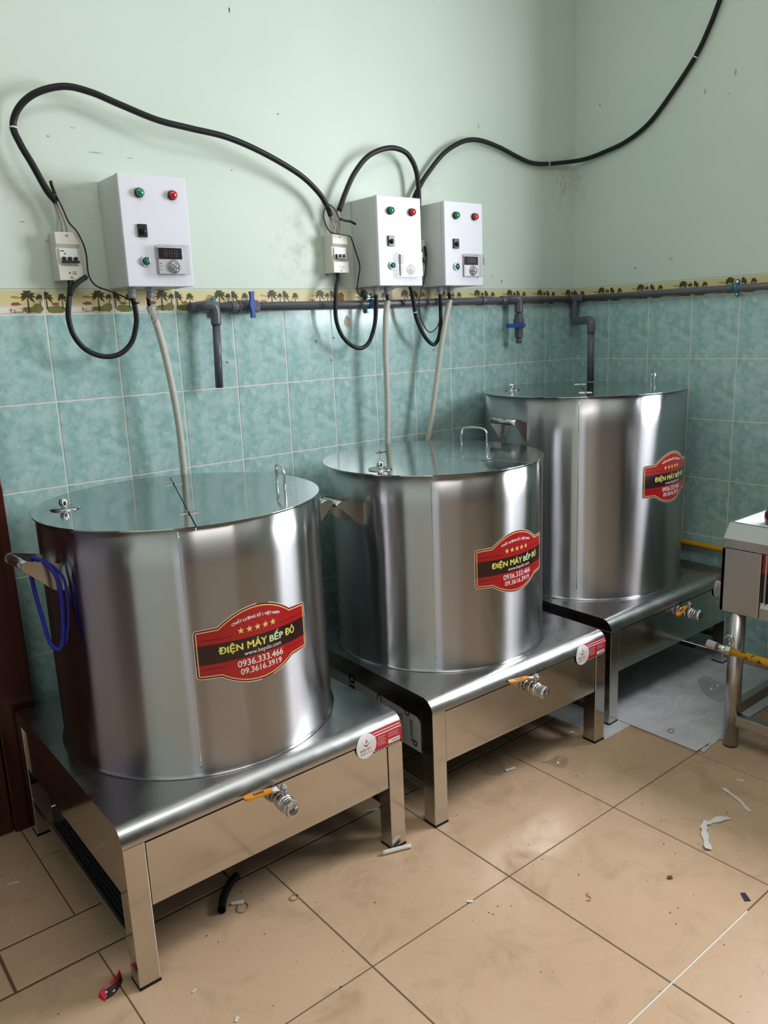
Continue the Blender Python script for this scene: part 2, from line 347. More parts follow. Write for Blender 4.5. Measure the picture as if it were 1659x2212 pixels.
class Flat:
    """2D layered artwork that is later laid on a surface"""
    def __init__(self): self.L = []
    def poly(self, pts, mn, h): self.L.append(([tuple(p) for p in pts], [tuple(range(len(pts)))], mn, h))
    def tri(self, vs, fs, mn, h): self.L.append((vs, fs, mn, h))
    def text(self, body, mn, h, curve=None, **kw):
        bold = kw.pop('bold', 0.0); vs, fs = text2d(body, **kw)
        if not vs: return
        if curve: vs = [(x, y-(x-kw.get('cx', 0))**2*curve) for x, y in vs]
        hgt = max(y for x, y in vs)-min(y for x, y in vs)
        sh = [(0, 0)] if bold <= 0 else [(-1, 0), (1, 0), (0, 0.7), (0, -0.7)]
        for k, (dx, dy) in enumerate(sh): self.tri([(x+dx*bold*hgt, y+dy*bold*hgt) for x, y in vs], fs, mn, h+0.2*k)
    def lay(self, mb, fn, cut=None, cuty=None):
        """fn(u, v, h) -> point; cut: strip width used to bend big polygons"""
        for vs, fs, mn, h in self.L:
            bm = bmesh.new(); bv = [bm.verts.new((x, y, 0)) for x, y in vs]
            for f in fs:
                try: bm.faces.new([bv[i] for i in f])
                except ValueError: pass
            if cut:
                x0 = min(v[0] for v in vs); x1 = max(v[0] for v in vs); k = math.ceil(x0/cut)*cut
                while k < x1:
                    bmesh.ops.bisect_plane(bm, geom=bm.verts[:]+bm.edges[:]+bm.faces[:], plane_co=(k, 0, 0), plane_no=(1, 0, 0)); k += cut
            if cuty:
                y0 = min(v[1] for v in vs); y1 = max(v[1] for v in vs); k = math.ceil(y0/cuty)*cuty
                while k < y1:
                    bmesh.ops.bisect_plane(bm, geom=bm.verts[:]+bm.edges[:]+bm.faces[:], plane_co=(0, k, 0), plane_no=(0, 1, 0)); k += cuty
            bm.verts.index_update(); b = len(mb.v)
            for v in bm.verts: mb.v.append(Vector(fn(v.co.x, v.co.y, h)))
            for f in bm.faces: mb.face([b+v.index for v in f.verts], mn)
            bm.free()
def star(cx, cy, r):
    return [(cx+(r if k % 2 == 0 else r*0.42)*math.sin(PI*k/5), cy+(r if k % 2 == 0 else r*0.42)*math.cos(PI*k/5)) for k in range(10)]

# ------------------------------------------------------------------ room shell
H_TILE = 0.2491; Z0 = 1.5; BORD = 0.0692; CEIL = 3.3; XL = -3.65; YF = -5.5
def palm(mb, fn, cx, cy, r, tr, seed, mn='palm_print'):
    rg = random.Random(seed)
    g = fn; cnt = [0]
    def fn(x, y):
        p = g(x, y); q = g(x, y, PR+0.0006+0.00004*cnt[0]); return q
    for k in range(9):
        cnt[0] = k
        a = math.radians(-35+250*k/8+rg.uniform(-6, 6)); L = r*rg.uniform(0.85, 1.1); w = r*0.16
        p = [(cx, cy)]
        tipx, tipy = cx+L*math.cos(a), cy+L*math.sin(a)-L*0.14
        mx_, my_ = cx+L*0.55*math.cos(a), cy+L*0.55*math.sin(a)+L*0.05
        nx, ny = -math.sin(a)*w, math.cos(a)*w
        mb.poly([fn(cx, cy), fn(mx_+nx, my_+ny), fn(tipx, tipy), fn(mx_-nx, my_-ny)], mn)
    mb.poly([fn(cx-r*0.09, cy-tr), fn(cx+r*0.09, cy-tr), fn(cx+r*0.07, cy), fn(cx-r*0.05, cy)], mn)
def blob(mb, fn, cx, cy, rx, ry, mn, seed=0, n=14, jag=0.25):
    rg = random.Random(seed)
    mb.poly([fn(cx+rx*math.cos(2*PI*k/n)*(1+rg.uniform(-jag, jag)), cy+ry*math.sin(2*PI*k/n)*(1+rg.uniform(-jag, jag))) for k in range(n)], mn)
G = 0.0021; PR = 0.0012; BV = 0.0012
def tile(mb, P, u0, u1, v0, v1, mn, grout='grout', uvr=None):
    """P(u, v, h) -> world; raised glazed tile with eased edges"""
    a0, a1, b0, b1 = u0+G, u1-G, v0+G, v1-G
    o = [(a0, b0), (a1, b0), (a1, b1), (a0, b1)]; i = [(a0+BV, b0+BV), (a1-BV, b0+BV), (a1-BV, b1-BV), (a0+BV, b1-BV)]
    s = len(mb.v); mb.v += [Vector(P(x, y, 0)) for x, y in o] + [Vector(P(x, y, PR)) for x, y in i]
    uu = uvr or (0, 1, 0, 1)
    q = [(uu[0], uu[2]), (uu[1], uu[2]), (uu[1], uu[3]), (uu[0], uu[3])]
    mb.face((s+4, s+5, s+6, s+7), mn, uv=q)
    for k in range(4):
        k2 = (k+1) % 4; mb.face((s+k, s+k2, s+4+k2, s+4+k), mn, uv=[q[k], q[k2], q[k2], q[k]])
def tiled_wall(mb, P, n0, n1, width, flip, seed):
    for i in range(n0, n1):
        u0, u1 = (i*width, (i+1)*width)
        for r in range(6):
            tile(mb, P, u0, u1, Z0-(r+1)*H_TILE, Z0-r*H_TILE, 'wall_tile')
        tile(mb, P, u0, u1, Z0, Z0+BORD, 'border_base')
        # printed beach scene, drawn across each joint the way the tiles are printed
        def fn(x, y, h=PR+0.0003): 
            return P(u0+x, Z0+y, h)
        W = width
        def cl(x): return max(G+0.001, min(W-G-0.001, x))
        def fc(x, y, h=PR+0.0003): return fn(cl(x), max(0.003, min(BORD-0.003, y)), h)
        fb = lambda x, y: fc(x, y, PR+0.0001)
        blob(mb, fb, 0.060, 0.014, 0.045, 0.010, 'cloud_print', i+seed, 14, 0.1)
        fb = lambda x, y: fc(x, y, PR+0.0002)
        blob(mb, fb, 0.035, 0.013, 0.030, 0.011, 'bush_print', i+3, 16, 0.2)
        blob(mb, fb, 0.160, 0.013, 0.026, 0.008, 'bush_print', i+5, 16, 0.25)
        fb = lambda x, y: fc(x, y, PR+0.0003)
        blob(mb, fb, 0.182, 0.016, 0.016, 0.013, 'bush_print', i+7, 16, 0.2)
        fh = lambda x, y: fc(x, y, PR+0.0004)
        blob(mb, fh, 0.033, 0.028, 0.011, 0.004, 'hut_print', i+9, 12, 0.2)
        blob(mb, fh, 0.124, 0.029, 0.013, 0.005, 'hut_print', i+11, 12, 0.25)
        mb.poly([fh(0.110, 0.047), fh(0.118, 0.052), fh(0.134, 0.049), fh(0.142, 0.045), (fh(0.126, 0.044))], 'hill_print')
        for lx, ly, lw, lh in ((0.104, 0.012, 0.012, 0.0012), (0.112, 0.006, 0.030, 0.0016), (0.108, 0.004, 0.0015, 0.014), (0.118, 0.004, 0.0013, 0.011), (0.135, 0.016, 0.018, 0.0012)):
            fl = lambda x, y: fc(x, y, PR+0.00045+lx*0.0005)
            mb.poly([fh(lx, ly), fh(lx+lw, ly), fh(lx+lw, ly+lh), fh(lx, ly+lh)], 'line_print')
        fp = fc
        palm(mb, fp, 0.157, 0.050, 0.024, 0.045, 21)
        palm(mb, fp, 0.190, 0.046, 0.013, 0.020, 5)
        palm(mb, fp, 0.008, 0.047, 0.021, 0.034, 8)
        palm(mb, fp, 0.052, 0.045, 0.015, 0.030, 14)

mb = MB()
Pb = lambda x, z, h: (x, -h, z)
WX = 0.2
# grout bed, tiles count from the corner to the door frame
mb.poly([(XL, 0, 0), (0, 0, 0), (0, 0, Z0+BORD+0.001), (XL, 0, Z0+BORD+0.001)], 'grout', uv=[(0, 0)]*4)
mb.poly([(XL, 0, Z0+BORD), (0.0, 0, Z0+BORD), (0.0, 0, CEIL), (XL, 0, CEIL)], 'painted_plaster', uv=[(0, 0)]*4)
tiled_wall(mb, Pb, -18, 0, WX, False, 0)
# stains, old screw holes and scuffs on this wall
fw = lambda x, z, h=0.0022: (x, -h, z)
for k in range(4): blob(mb, lambda x, z: (x, -0.0021-0.0001*k, z), -1.357+0.004*k, 1.532-0.003*k, 0.020-0.004*k, 0.020-0.003*k, 'rust_stain', 40+k, 22, 0.22)
blob(mb, lambda x, z: (x, -0.0016, z), -1.325, 1.452, 0.014, 0.022, 'rust_stain_light', 50, 20, 0.3)
for x, z in ((-1.471, 1.388), (-1.408, 1.317), (-1.391, 1.397), (-1.834, 1.333), (-0.90, 1.33)):
    blob(mb, lambda a, b: (a, -0.0017, b), x, z, 0.006, 0.006, 'scuff_light', 3, 10, 0.2); blob(mb, lambda a, b: (a, -0.0019, b), x, z, 0.0028, 0.003, 'hole_dark', 4, 9, 0.3)
rg = random.Random(5)
for x, z, a, b, mn in ((-1.725, 2.41, 0.002, 0.007, 'hole_dark'), (-1.57, 2.13, 0.003, 0.002, 'hole_dark'), (-2.20, 1.95, 0.020, 0.0015, 'scuff'), (-2.10, 1.945, 0.012, 0.0012, 'scuff'), (-2.26, 2.01, 0.008, 0.002, 'scuff_light'),
        (-0.49, 1.60, 0.003, 0.006, 'rust_stain'), (-0.55, 1.62, 0.003, 0.002, 'hole_dark'), (-0.30, 1.68, 0.004, 0.002, 'scuff'), (-0.62, 2.2, 0.002, 0.010, 'scuff'), (-2.33, 1.98, 0.004, 0.003, 'scuff'),
        (-0.10, 2.02, 0.006, 0.022, 'scuff_light'), (-0.16, 2.06, 0.010, 0.004, 'scuff_light'), (-2.43, 1.75, 0.006, 0.002, 'scuff'), (-1.76, 1.94, 0.004, 0.002, 'scuff'), (-2.05, 1.90, 0.006, 0.0015, 'scuff'), (-2.37, 1.70, 0.005, 0.002, 'scuff')):
    blob(mb, lambda p, q: (p, -0.0008, q), x, z, a, b, mn, int(x*100), 10, 0.35)
struct(mb.build('wall_back'))
# right wall with a window opening
mb = MB()
Pr = lambda u, z, h: (-h, -u, z)
for y0, y1, z0, z1 in ((-0.0, WIN_Y1, Z0+BORD, CEIL), (WIN_Y1, WIN_Y0, WIN_Z1, CEIL), (WIN_Y0, YF, 0, CEIL)):
    mb.poly([(0, y0, z0), (0, y1, z0), (0, y1, z1), (0, y0, z1)], 'painted_plaster', uv=[(0, 0)]*4)
mb.poly([(0, 0, 0), (0, WIN_Y0, 0), (0, WIN_Y0, WIN_Z0), (0, 0, WIN_Z0)], 'grout', uv=[(0, 0)]*4)
mb.poly([(0, 0, WIN_Z0), (0, WIN_Y1, WIN_Z0), (0, WIN_Y1, Z0+BORD+0.001), (0, 0, Z0+BORD+0.001)], 'grout', uv=[(0, 0)]*4)
tiled_wall(mb, Pr, 0, 6, 0.2018, True, 30)
for i in range(6, 14):
    if WIN_Z0 > Z0-H_TILE+0.02: tile(mb, Pr, i*0.2018, min((i+1)*0.2018, -WIN_Y0), Z0-H_TILE, WIN_Z0, 'wall_tile')
    for r in range(1, 6): tile(mb, Pr, i*0.2018, min((i+1)*0.2018, -WIN_Y0), Z0-(r+1)*H_TILE, Z0-r*H_TILE, 'wall_tile')
for y, z, a, b, mn in ((-0.33, 1.635, 0.006, 0.002, 'hole_dark'), (-0.30, 1.615, 0.002, 0.002, 'hole_dark'), (-0.62, 2.27, 0.003, 0.010, 'scuff'), (-0.74, 2.31, 0.004, 0.012, 'scuff'), (-0.13, 2.33, 0.002, 0.006, 'hole_dark'),
        (-0.50, 1.66, 0.010, 0.006, 'scuff_light'), (-0.72, 2.24, 0.004, 0.003, 'scuff'), (-0.73, 2.56, 0.003, 0.002, 'scuff'), (-0.80, 2.55, 0.003, 0.004, 'scuff')):
    blob(mb, lambda p, q: (-0.0008, p, q), y, z, a, b, mn, int(y*100), 10, 0.35)
struct(mb.build('wall_right'))
def plain(name, faces):
    mb = MB()
    for pts, mn in faces: mb.poly(pts, mn)
    return struct(mb.build(name))
def quad_x(x, y0, y1, z0, z1, mn='painted_plaster'): return ([(x, y0, z0), (x, y1, z0), (x, y1, z1), (x, y0, z1)], mn)
plain('wall_left', [quad_x(XL, 0, -0.12, 0, CEIL), quad_x(XL, -0.12, -1.05, 2.15, CEIL), quad_x(XL, -1.05, -2.55, 0, CEIL), quad_x(XL, -2.55, -3.05, 2.25, CEIL), quad_x(XL, -3.05, YF, 0, CEIL, 'front_dim'),
    quad_x(XL-1.2, 1.0, -1.6, 0, CEIL, 'corridor_paint'), ([(XL, 1.0, 2.6), (XL-1.2, 1.0, 2.6), (XL-1.2, -1.6, 2.6), (XL, -1.6, 2.6)], 'corridor_paint'), ([(XL, -1.6, 0), (XL-1.2, -1.6, 0), (XL-1.2, -1.6, 2.6), (XL, -1.6, 2.6)], 'corridor_paint'), ([(XL, 1.0, 0), (XL-1.2, 1.0, 0), (XL-1.2, -2.0, 0), (XL, -2.0, 0)], 'floor_tile')])
plain('wall_front', [([(XL, YF, 0), (0, YF, 0), (0, YF, CEIL), (XL, YF, CEIL)], 'front_dim')])
mb = MB()
for y0, y1, z0, z1 in ((-0.13, -0.06, 0, 2.15), (-1.16, -1.05, 0, 2.15), (-1.16, -0.06, 2.10, 2.20)): mb.box((XL-0.10, y0, z0), (XL+0.03, y1, z1), 'dark_wood', 0.003)
struct(mb.build('door_2'))
plain('ceiling', [([(XL, 0, CEIL), (0, 0, CEIL), (0, YF, CEIL), (XL, YF, CEIL)], 'ceiling_paint')])
# window in the right wall: frame with mullions
mb = MB()
def wbar(y0, y1, z0, z1): mb.box((-0.01, min(y0, y1), z0), (0.05, max(y0, y1), z1), 'table_steel')
wbar(WIN_Y0, WIN_Y1, WIN_Z0, WIN_Z0+0.04); wbar(WIN_Y0, WIN_Y1, WIN_Z1-0.04, WIN_Z1)
for y in (WIN_Y0, (WIN_Y0+WIN_Y1)/2-0.02, WIN_Y1-0.04): wbar(y, y+0.04, WIN_Z0, WIN_Z1)
struct(mb.build('window_1'))
# floor: beige tiles, a strip of wood-look tiles, dark joints
mb = MB()
mb.poly([(XL, 0, -0.0012), (XL, YF, -0.0012), (0, YF, -0.0012), (0, 0, -0.0012)], 'grout_dark', uv=[(0, 0)]*4)
Pf = lambda x, y, h: (x, y, h-PR)
G = 0.0016; BV = 0.0011
xs = [-2.224+0.4605*k for k in range(-5, 6)]; ys = [-0.708-0.4735*k for k in range(0, 11)]
for i in range(len(xs)-1):
    x0, x1 = max(xs[i], XL), min(xs[i+1], 0)
    if x1 <= x0: continue
    for j in range(len(ys)-1):
        tile(mb, Pf, x0, x1, max(ys[j+1], YF), ys[j], 'floor_tile')
    tile(mb, Pf, x0, x1, -0.245, 0, 'floor_tile'); tile(mb, Pf, x0, x1, -0.543, -0.245, 'floor_tile')
G = 0.0035
for k in range(-8, 1):
    x0, x1 = max(-0.12+0.55*(k-1), XL), min(-0.12+0.55*k, 0)
    if x1 > x0: tile(mb, Pf, x0, x1, -0.706, -0.545, 'wood_tile')
mb.poly([(-1.98, -1.6573, -0.0004), (-1.98, -1.6537, -0.0004), (-1.43, -1.6537, -0.0004), (-1.43, -1.6573, -0.0004)], 'grout', uv=[(0, 0)]*4)  # bright streak along this joint, put in as a pale strip
struct(mb.build('floor'))
# dark red door leaf and frame standing proud of the back wall on the left
mb = MB()
mb.box((-2.70, -0.070, 0), (-2.597, -0.002, 2.25), 'dark_wood', 0.003)
mb.box((XL+0.01, -0.062, 0.005), (-2.703, -0.004, 2.22), 'dark_wood', 0.003)
for z0, z1 in ((0.18, 0.95), (1.15, 2.05)):
    mb.box((-3.45, -0.069, z0), (-2.84, -0.06, z1), 'dark_wood', 0.004)
struct(mb.build('door_1'))

# ------------------------------------------------------------------ kettles with stands
def label_art():
    A = Flat(); W2 = 0.155
    def outline(ins, n=10):
        w, h = W2-ins, 0.0605-ins; r = max(0.002, 0.010-ins)
        sx = 0.098-ins*0.25; top = 0.0995-ins
        pts = []
        def corner(cx, cy, a0):
            return [(cx+r*math.cos(a0+PI/2*k/5), cy+r*math.sin(a0+PI/2*k/5)) for k in range(6)]
        # right side upward, shoulder, arch, shoulder, down, mirrored
        def arch(sgn, x0, x1, yb, yt):
            out = []
            for k in range(17):
                t = -1+2*k/16; x = x0+(x1-x0)*k/16
                out.append((x, sgn*(yb+(yt-yb)*(1-t*t))))
            return out
        pts += corner(w-r, h-r, 0)
        pts += arch(1, sx, -sx, h+0.002, top)
        pts += corner(-w+r, h-r, PI/2)
        pts += corner(-w+r, -h+r, PI)
        pts += arch(-1, -sx, sx, h+0.002, top-0.006)
        pts += corner(w-r, -h+r, 3*PI/2)
        return pts
    for ins, mn, h in ((0, 'lab_white', 0), (0.0018, 'lab_darkred', 1), (0.0055, 'lab_gold', 2), (0.0082, 'lab_red', 3)): A.poly(outline(ins), mn, h)
    bw = W2-0.0018
    A.poly([(-bw, -0.026), (bw, -0.026), (bw, 0.022), (-bw, 0.022)], 'lab_black', 4)
    for s in (-1, 1):
        A.poly([(s*(bw-0.0037), -0.026), (s*(bw-0.0062), -0.026), (s*(bw-0.0062), 0.022), (s*(bw-0.0037), 0.022)][::s], 'lab_gold', 5)
        A.poly([(s*0.140, 0.033), (s*0.062, 0.033), (s*0.062, 0.0345), (s*0.140, 0.0345)][::-s], 'lab_darkred', 5)
        A.poly([(s*0.140, -0.0375), (s*0.080, -0.0375), (s*0.080, -0.036), (s*0.140, -0.036)][::-s], 'lab_darkred', 5)
    for k in range(5): A.poly(star((k-2)*0.0215, 0.042, 0.0088), 'lab_gold', 5)
    A.text('CHẤT LƯỢNG SỐ 1 VIỆT NAM', 'lab_white', 5, curve=2.2, width=0.128, bold=0.022, cx=0, cy=0.0705)
    A.text('ĐIỆN', 'lab_yellow', 6, height=0.0262, width=0.058, bold=0.035, cx=-0.070, cy=0.0035)
    A.text('MÁY', 'lab_yellow', 6, height=0.0222, width=0.052, bold=0.035, cx=-0.0035, cy=0.0058)
    A.text('BẾP', 'lab_green', 6, height=0.0245, width=0.040, bold=0.035, cx=0.0505, cy=0.0068)
    A.text('ĐỎ', 'lab_yellow', 6, height=0.0222, width=0.030, bold=0.035, cx=0.0935, cy=0.0058)
    A.text('www.bepdo.com', 'lab_white', 6, width=0.102, cx=0.012, cy=-0.0180)
    A.text('0936.333.466', 'lab_white', 5, width=0.124, bold=0.022, cx=0.005, cy=-0.0395)
    A.text('09.3616.3919', 'lab_white', 5, width=0.112, bold=0.022, cx=0.005, cy=-0.0600)
    return A
LABEL = label_art()
def sticker_art():
    A = Flat()
    A.poly([(0.0, -0.030), (0.125, -0.030), (0.125, 0.030), (0.0, 0.030)], 'stk_red', 0)
    A.poly([(0.0, -0.030), (0.125, -0.030), (0.125, -0.024), (0.0, -0.024)], 'stk_black', 1)
    for k in range(9): A.poly([(0.03+k*0.0100, -0.0282), (0.037+k*0.0100, -0.0282), (0.037+k*0.0100, -0.0262), (0.03+k*0.0100, -0.0262)], 'stk_white', 2)
    for k, (x0, x1) in enumerate(((0.030, 0.118), (0.026, 0.120))):
        y = 0.0235-k*0.007; t = 0.0024 if k == 0 else 0.0034
        x = x0
        while x < x1:
            A.poly([(x, y-t/2), (x+0.005, y-t/2), (x+0.005, y+t/2), (x, y+t/2)], 'stk_white', 2); x += 0.0062
    for r in range(5): A.poly([(0.042, 0.008-r*0.0055), (0.070-0.004*(r % 2), 0.008-r*0.0055), (0.070-0.004*(r % 2), 0.0092-r*0.0055), (0.042, 0.0092-r*0.0055)], 'stk_white', 2)
    for r in range(3): A.poly([(0.078, 0.008-r*0.005), (0.116-0.005*(r % 2), 0.008-r*0.005), (0.116-0.005*(r % 2), 0.0090-r*0.005), (0.078, 0.0090-r*0.005)], 'stk_white', 2)
    A.poly([(0.078, -0.022), (0.118, -0.022), (0.118, -0.010), (0.078, -0.010)], 'stk_white', 2)
    for k in range(6): A.poly([(0.090+k*0.0043, -0.0175), (0.0925+k*0.0043, -0.0175), (0.0925+k*0.0043, -0.0145), (0.090+k*0.0043, -0.0145)], 'stk_black', 3)
    A.poly([(0.004+0.0335*math.cos(2*PI*k/40), -0.001+0.0335*math.sin(2*PI*k/40)) for k in range(40)], 'stk_white', 4)
    # little cup with rising steam
    A.poly([(-0.006, 0.008), (0.004, 0.001), (0.014, 0.008), (0.012, 0.0045), (0.004, -0.003), (-0.004, 0.0045)], 'stk_black', 5)
    A.poly([(0.004, 0.007), (0.0015, 0.011), (0.004, 0.014), (0.003, 0.020), (0.008, 0.013), (0.006, 0.010)], 'stk_red', 5)
    A.text('BẾP', 'stk_black', 5, width=0.020, height=0.0085, bold=0.01, cx=-0.007, cy=-0.0085)
    A.text('ĐỎ', 'stk_red', 5, width=0.013, height=0.0078, bold=0.01, cx=0.0125, cy=-0.0086)
    A.poly([(-0.018, -0.0150), (0.024, -0.0150), (0.024, -0.0142), (-0.018, -0.0142)], 'stk_orange', 5)
    for k in range(5): A.poly(star(-0.013+k*0.0085, -0.0205, 0.0036), 'stk_black' if k < 2 else 'stk_orange', 5)
    return A
STICK = sticker_art()

def kettle(label, group, x0, yf, wd, dp, rot, cx, cy, r, ztop, rlid, lcx, lcy, hinge_ang, label_ang, label_z, handle_z, handle_e, seam_ang, valve_x, valve_z, lever_ang, sticker_dx, film=False, vt=0.0, ha0=PI, hw=0.114, foot=0.0):
    ZT = 0.398; o = (x0, yf, 0)
    K = thing('boiling_kettle', label, 'kettle', o, group)
    R = Matrix.Rotation(rot, 4, 'Z')
    def S(x, y, z): return Vector(o) + R @ Vector((x, y, z))       # stand frame: x across, y from the front edge backwards
    RT = Matrix.Translation(o) @ R
    # --- stand top: one sheet bent down at the front and back
    rr = 0.041; prof = []
    for k in range(9): a = PI-PI/2*k/8; prof.append((rr+rr*math.cos(a), ZT-rr+rr*math.sin(a)))
    for k in range(9): a = PI/2-PI/2*k/8; prof.append((dp-rr+rr*math.cos(a), ZT-rr+rr*math.sin(a)))
    prof = [(0, 0.356)] + prof + [(dp, 0.356)]
    mb = MB(); b = len(mb.v); n = len(prof)
    for x in (0, wd): mb.v += [S(x, y, z) for y, z in prof]
    for k in range(n-1): mb.face((k, k+1, n+k+1, n+k), 'stand_steel', True)
    mb.face((n-1, 0, n, 2*n-1), 'stand_steel')
    # side faces as separate vertices so the edge stays crisp
    for x in (0, wd): mb.poly([S(x, y, z) for y, z in prof], 'panel_steel')
    mb.build('stand_top', K)
    lw = 0.050
    for sx in (0, wd-lw):
        for sy in (0, dp-lw):
            mb = MB(); mb.box((sx+0.0002, sy+0.0002, 0.006), (sx+lw-0.0002, sy+lw-0.0002, 0.3565), 'panel_steel', 0.002, RT)
            mb.box((sx-0.0005, sy-0.0005, foot), (sx+lw+0.0005, sy+lw+0.0005, 0.006), 'black_rubber', 0, RT); mb.build('leg', K)
    mb = MB(); mb.box((lw+0.002, 0.003, 0.193), (wd-lw-0.002, 0.012, 0.351), 'panel_steel', 0.0015, RT); mb.build('front_panel', K)
    mb = MB(); mb.box((lw+0.002, dp-0.012, 0.193), (wd-lw-0.002, dp-0.003, 0.351), 'panel_steel', 0.0015, RT); mb.build('back_panel', K)
    for sx, s in ((0.006, 1), (wd-0.006, -1)):
        mb = MB(); mb.box((min(sx, sx+s*0.006), lw+0.002, 0.212), (max(sx, sx+s*0.006), dp-lw-0.002, 0.351), 'panel_steel', 0.0015, RT); sp_ = mb.build('side_panel', K)
        if film and s == 1:
            sub(sp_); mb = MB(); A = Flat()
            pts = [(0.010, 0.178), (0.085, 0.178)]
            # printed protective film: local u runs along the side (front to back), v is height
            outl = [(0.060, 0.213), (0.060, 0.300)] + [(0.060+0.022*(1-math.cos(PI/2*k/6)), 0.300+0.022*math.sin(PI/2*k/6)) for k in range(1, 7)] + [(0.30, 0.330), (0.52, 0.336), (dp-0.06, 0.337), (dp-0.06, 0.213)]
            A.poly(outl[::-1], 'film_grey', 0)
            def tx(s_, u, v, hgt, bold=0.0, w=None):
                vs, fs = text2d(s_, width=w, height=hgt, bold=bold); vs = [(u-y, v-x) for x, y in vs]; vs = [(-x, y) for x, y in [(-a, b_) for a, b_ in vs]]
                A.tri(vs, fs, 'film_ink', 2)
            tx('p', 0.092, 0.233, 0.030, 0.01); tx('posco', 0.105, 0.275, 0.016, 0.006); tx('p', 0.125, 0.318, 0.030, 0.01); tx('ST', 0.155, 0.292, 0.018)
            tx('C', 0.255, 0.318, 0.026, 0.01); tx('or', 0.40, 0.318, 0.034, 0.01)
            A.lay(mb, lambda u, v, h: S(0.0056-0.0003*h, u, v)); f = mb.build('protective_film', sp_); f['label'] = 'grey printed protective film on the side panel'
    for sx, rw_ in ((0.002, 0.007), (wd-0.024, 0.022)):
        mb = MB(); mb.box((sx, lw-0.001, 0.098), (sx+rw_, dp-lw+0.001, 0.122), 'dark_steel', 0.0015, RT); mb.build('rail', K)
    mb = MB(); mb.box((lw, dp-0.035, 0.098), (wd-lw, dp-0.012, 0.122), 'dark_steel', 0.0015, RT); mb.build('rail', K)
    # black wire mesh shelf under the left side
    if not film and group and x0 < -2.5:
        mb = MB(); mb.box((0.010, 0.052, 0.098), (0.056, dp-0.18, 0.1015), 'black_mesh', 0, RT)
        y = 0.058
        while y < dp-0.185: mb.box((0.010, y, 0.1015), (0.056, y+0.0030, 0.1065), 'mesh_wire', 0, RT); y += 0.0098
        for k in range(5): mb.box((0.012+k*0.0094, 0.054, 0.1060), (0.0145+k*0.0094, dp-0.182, 0.1095), 'mesh_wire', 0, RT)
        f = mb.build('mesh_shelf', K); f['label'] = 'black wire mesh shelf under the side panel'
    # --- pot
    mb = MB(); c = Vector((cx, cy, 0))
    prof = [(r+0.006*(1-math.sin(PI/2*k/8)), ZT+0.0006+0.010*(1-math.cos(PI/2*k/8))) for k in range(9)]
    prof += [(r, ZT+0.05+(ztop-0.010-ZT-0.05)*k/6) for k in range(7)] + [(r-0.006, ztop-0.0095)]
    wv = random.Random(int(r*1000)); W_ = [(k, wv.uniform(0.00010, 0.00028)*(8.0/k), wv.uniform(0, 6.28)) for k in (5, 9, 14, 21, 31)]
    b0 = len(mb.v); mb.lathe(prof, 'pot_steel', c, 256)
    for v_ in mb.v[b0:]:
        d_ = v_-c; a_ = math.atan2(d_.y, d_.x); q_ = sum(A_*math.sin(k_*a_+p_) for k_, A_, p_ in W_)
        v_.x += q_*math.cos(a_); v_.y += q_*math.sin(a_)
    mb.lathe([(r+0.0055, ZT+0.0003), (r+0.0072, ZT+0.0004)], 'seam_dark', c, 128)
    body = mb.build('pot', K); sub(body)
    mb = MB()
    for da, wv, hh in ((0, 0.0026, 0.0012),):
        pr = []
        for k in range(31):
            z = ZT+0.022+(ztop-0.014-ZT-0.022)*k/30; a = seam_ang
            pr.append(c+Vector((math.cos(a)*(r+0.0002), math.sin(a)*(r+0.0002), z)))
        mb.tube(pr, 0.0016, 'chrome', 8)
    mb.build('weld_seam', body)
    # --- lid: two half plates, hinges, vent cover with knob, wire handle
    lc = Vector((lcx, lcy, 0)); hd = Vector((math.cos(hinge_ang), math.sin(hinge_ang), 0)); nn = Vector((-hd.y, hd.x, 0))
    def half(s):
        pts = []
        a0 = hinge_ang if s > 0 else hinge_ang+PI
        for k in range(49):
            a = a0+0.003+(PI-0.006)*k/48; pts.append(lc+Vector((rlid*math.cos(a), rlid*math.sin(a), ztop-0.008)))
        mb = MB(); mb.prism(pts, (0, 0, 0.0035), 'lid_steel'); return mb.build('lid_plate', K, bevel=0.0006)
    hA = half(1); hB = half(-1); sub(hA); sub(hB)
    zt = ztop-0.0045
    # put the knob plate on the side of the hinge that lies towards -x
    sgn = 1 if nn.x < 0 else -1; nk = nn*sgn; pk = hA if sgn > 0 else hB; pw = hB if sgn > 0 else hA
    kp = lc+nk*0.285
    mb = MB(); mb.lathe([(0.0005, zt+0.0045), (0.036, zt+0.0035), (0.037, zt+0.0005)], 'lid_steel', kp, 40); mb.build('vent_cover', pk)
    mb = MB(); kk = kp+Vector((-0.004, -0.006, 0)); mb.cyl(kk+V(0, 0, zt), kk+V(0, 0, zt+0.010), 0.005, 'chrome'); mb.sphere(kk+V(0, 0, zt+0.0175), 0.0120, 'chrome'); mb.build('knob', pk)
    for t in (-0.21, 0.21):
        hp = lc+hd*t; mb = MB(); mb.tube([hp+hd*-0.002+V(0, 0, zt+0.003), hp+hd*0.002+V(0, 0, zt+0.003)], 0.003, 'valve_steel', 10)
        T = Matrix.Translation(hp+V(0, 0, zt)) @ Matrix.Rotation(hinge_ang, 4, 'Z')
        mb.box((-0.008, -0.024, 0.0002), (0.008, 0.024, 0.0018), 'lid_steel', 0.0004, T)
        mb.tube([hp-hd*0.009+V(0, 0, zt+0.0028), hp+hd*0.009+V(0, 0, zt+0.0028)], 0.0028, 'valve_steel', 10)
        for q in (-0.017, -0.011, 0.011, 0.017): mb.sphere(T @ V(0.0, q, 0.002), 0.0013, 'dark_steel', 8)
        mb.build('hinge', pk)
    wp = lc-nk*0.270; sd = hd; hh = 0.058; rw = 0.0036; L = 0.052
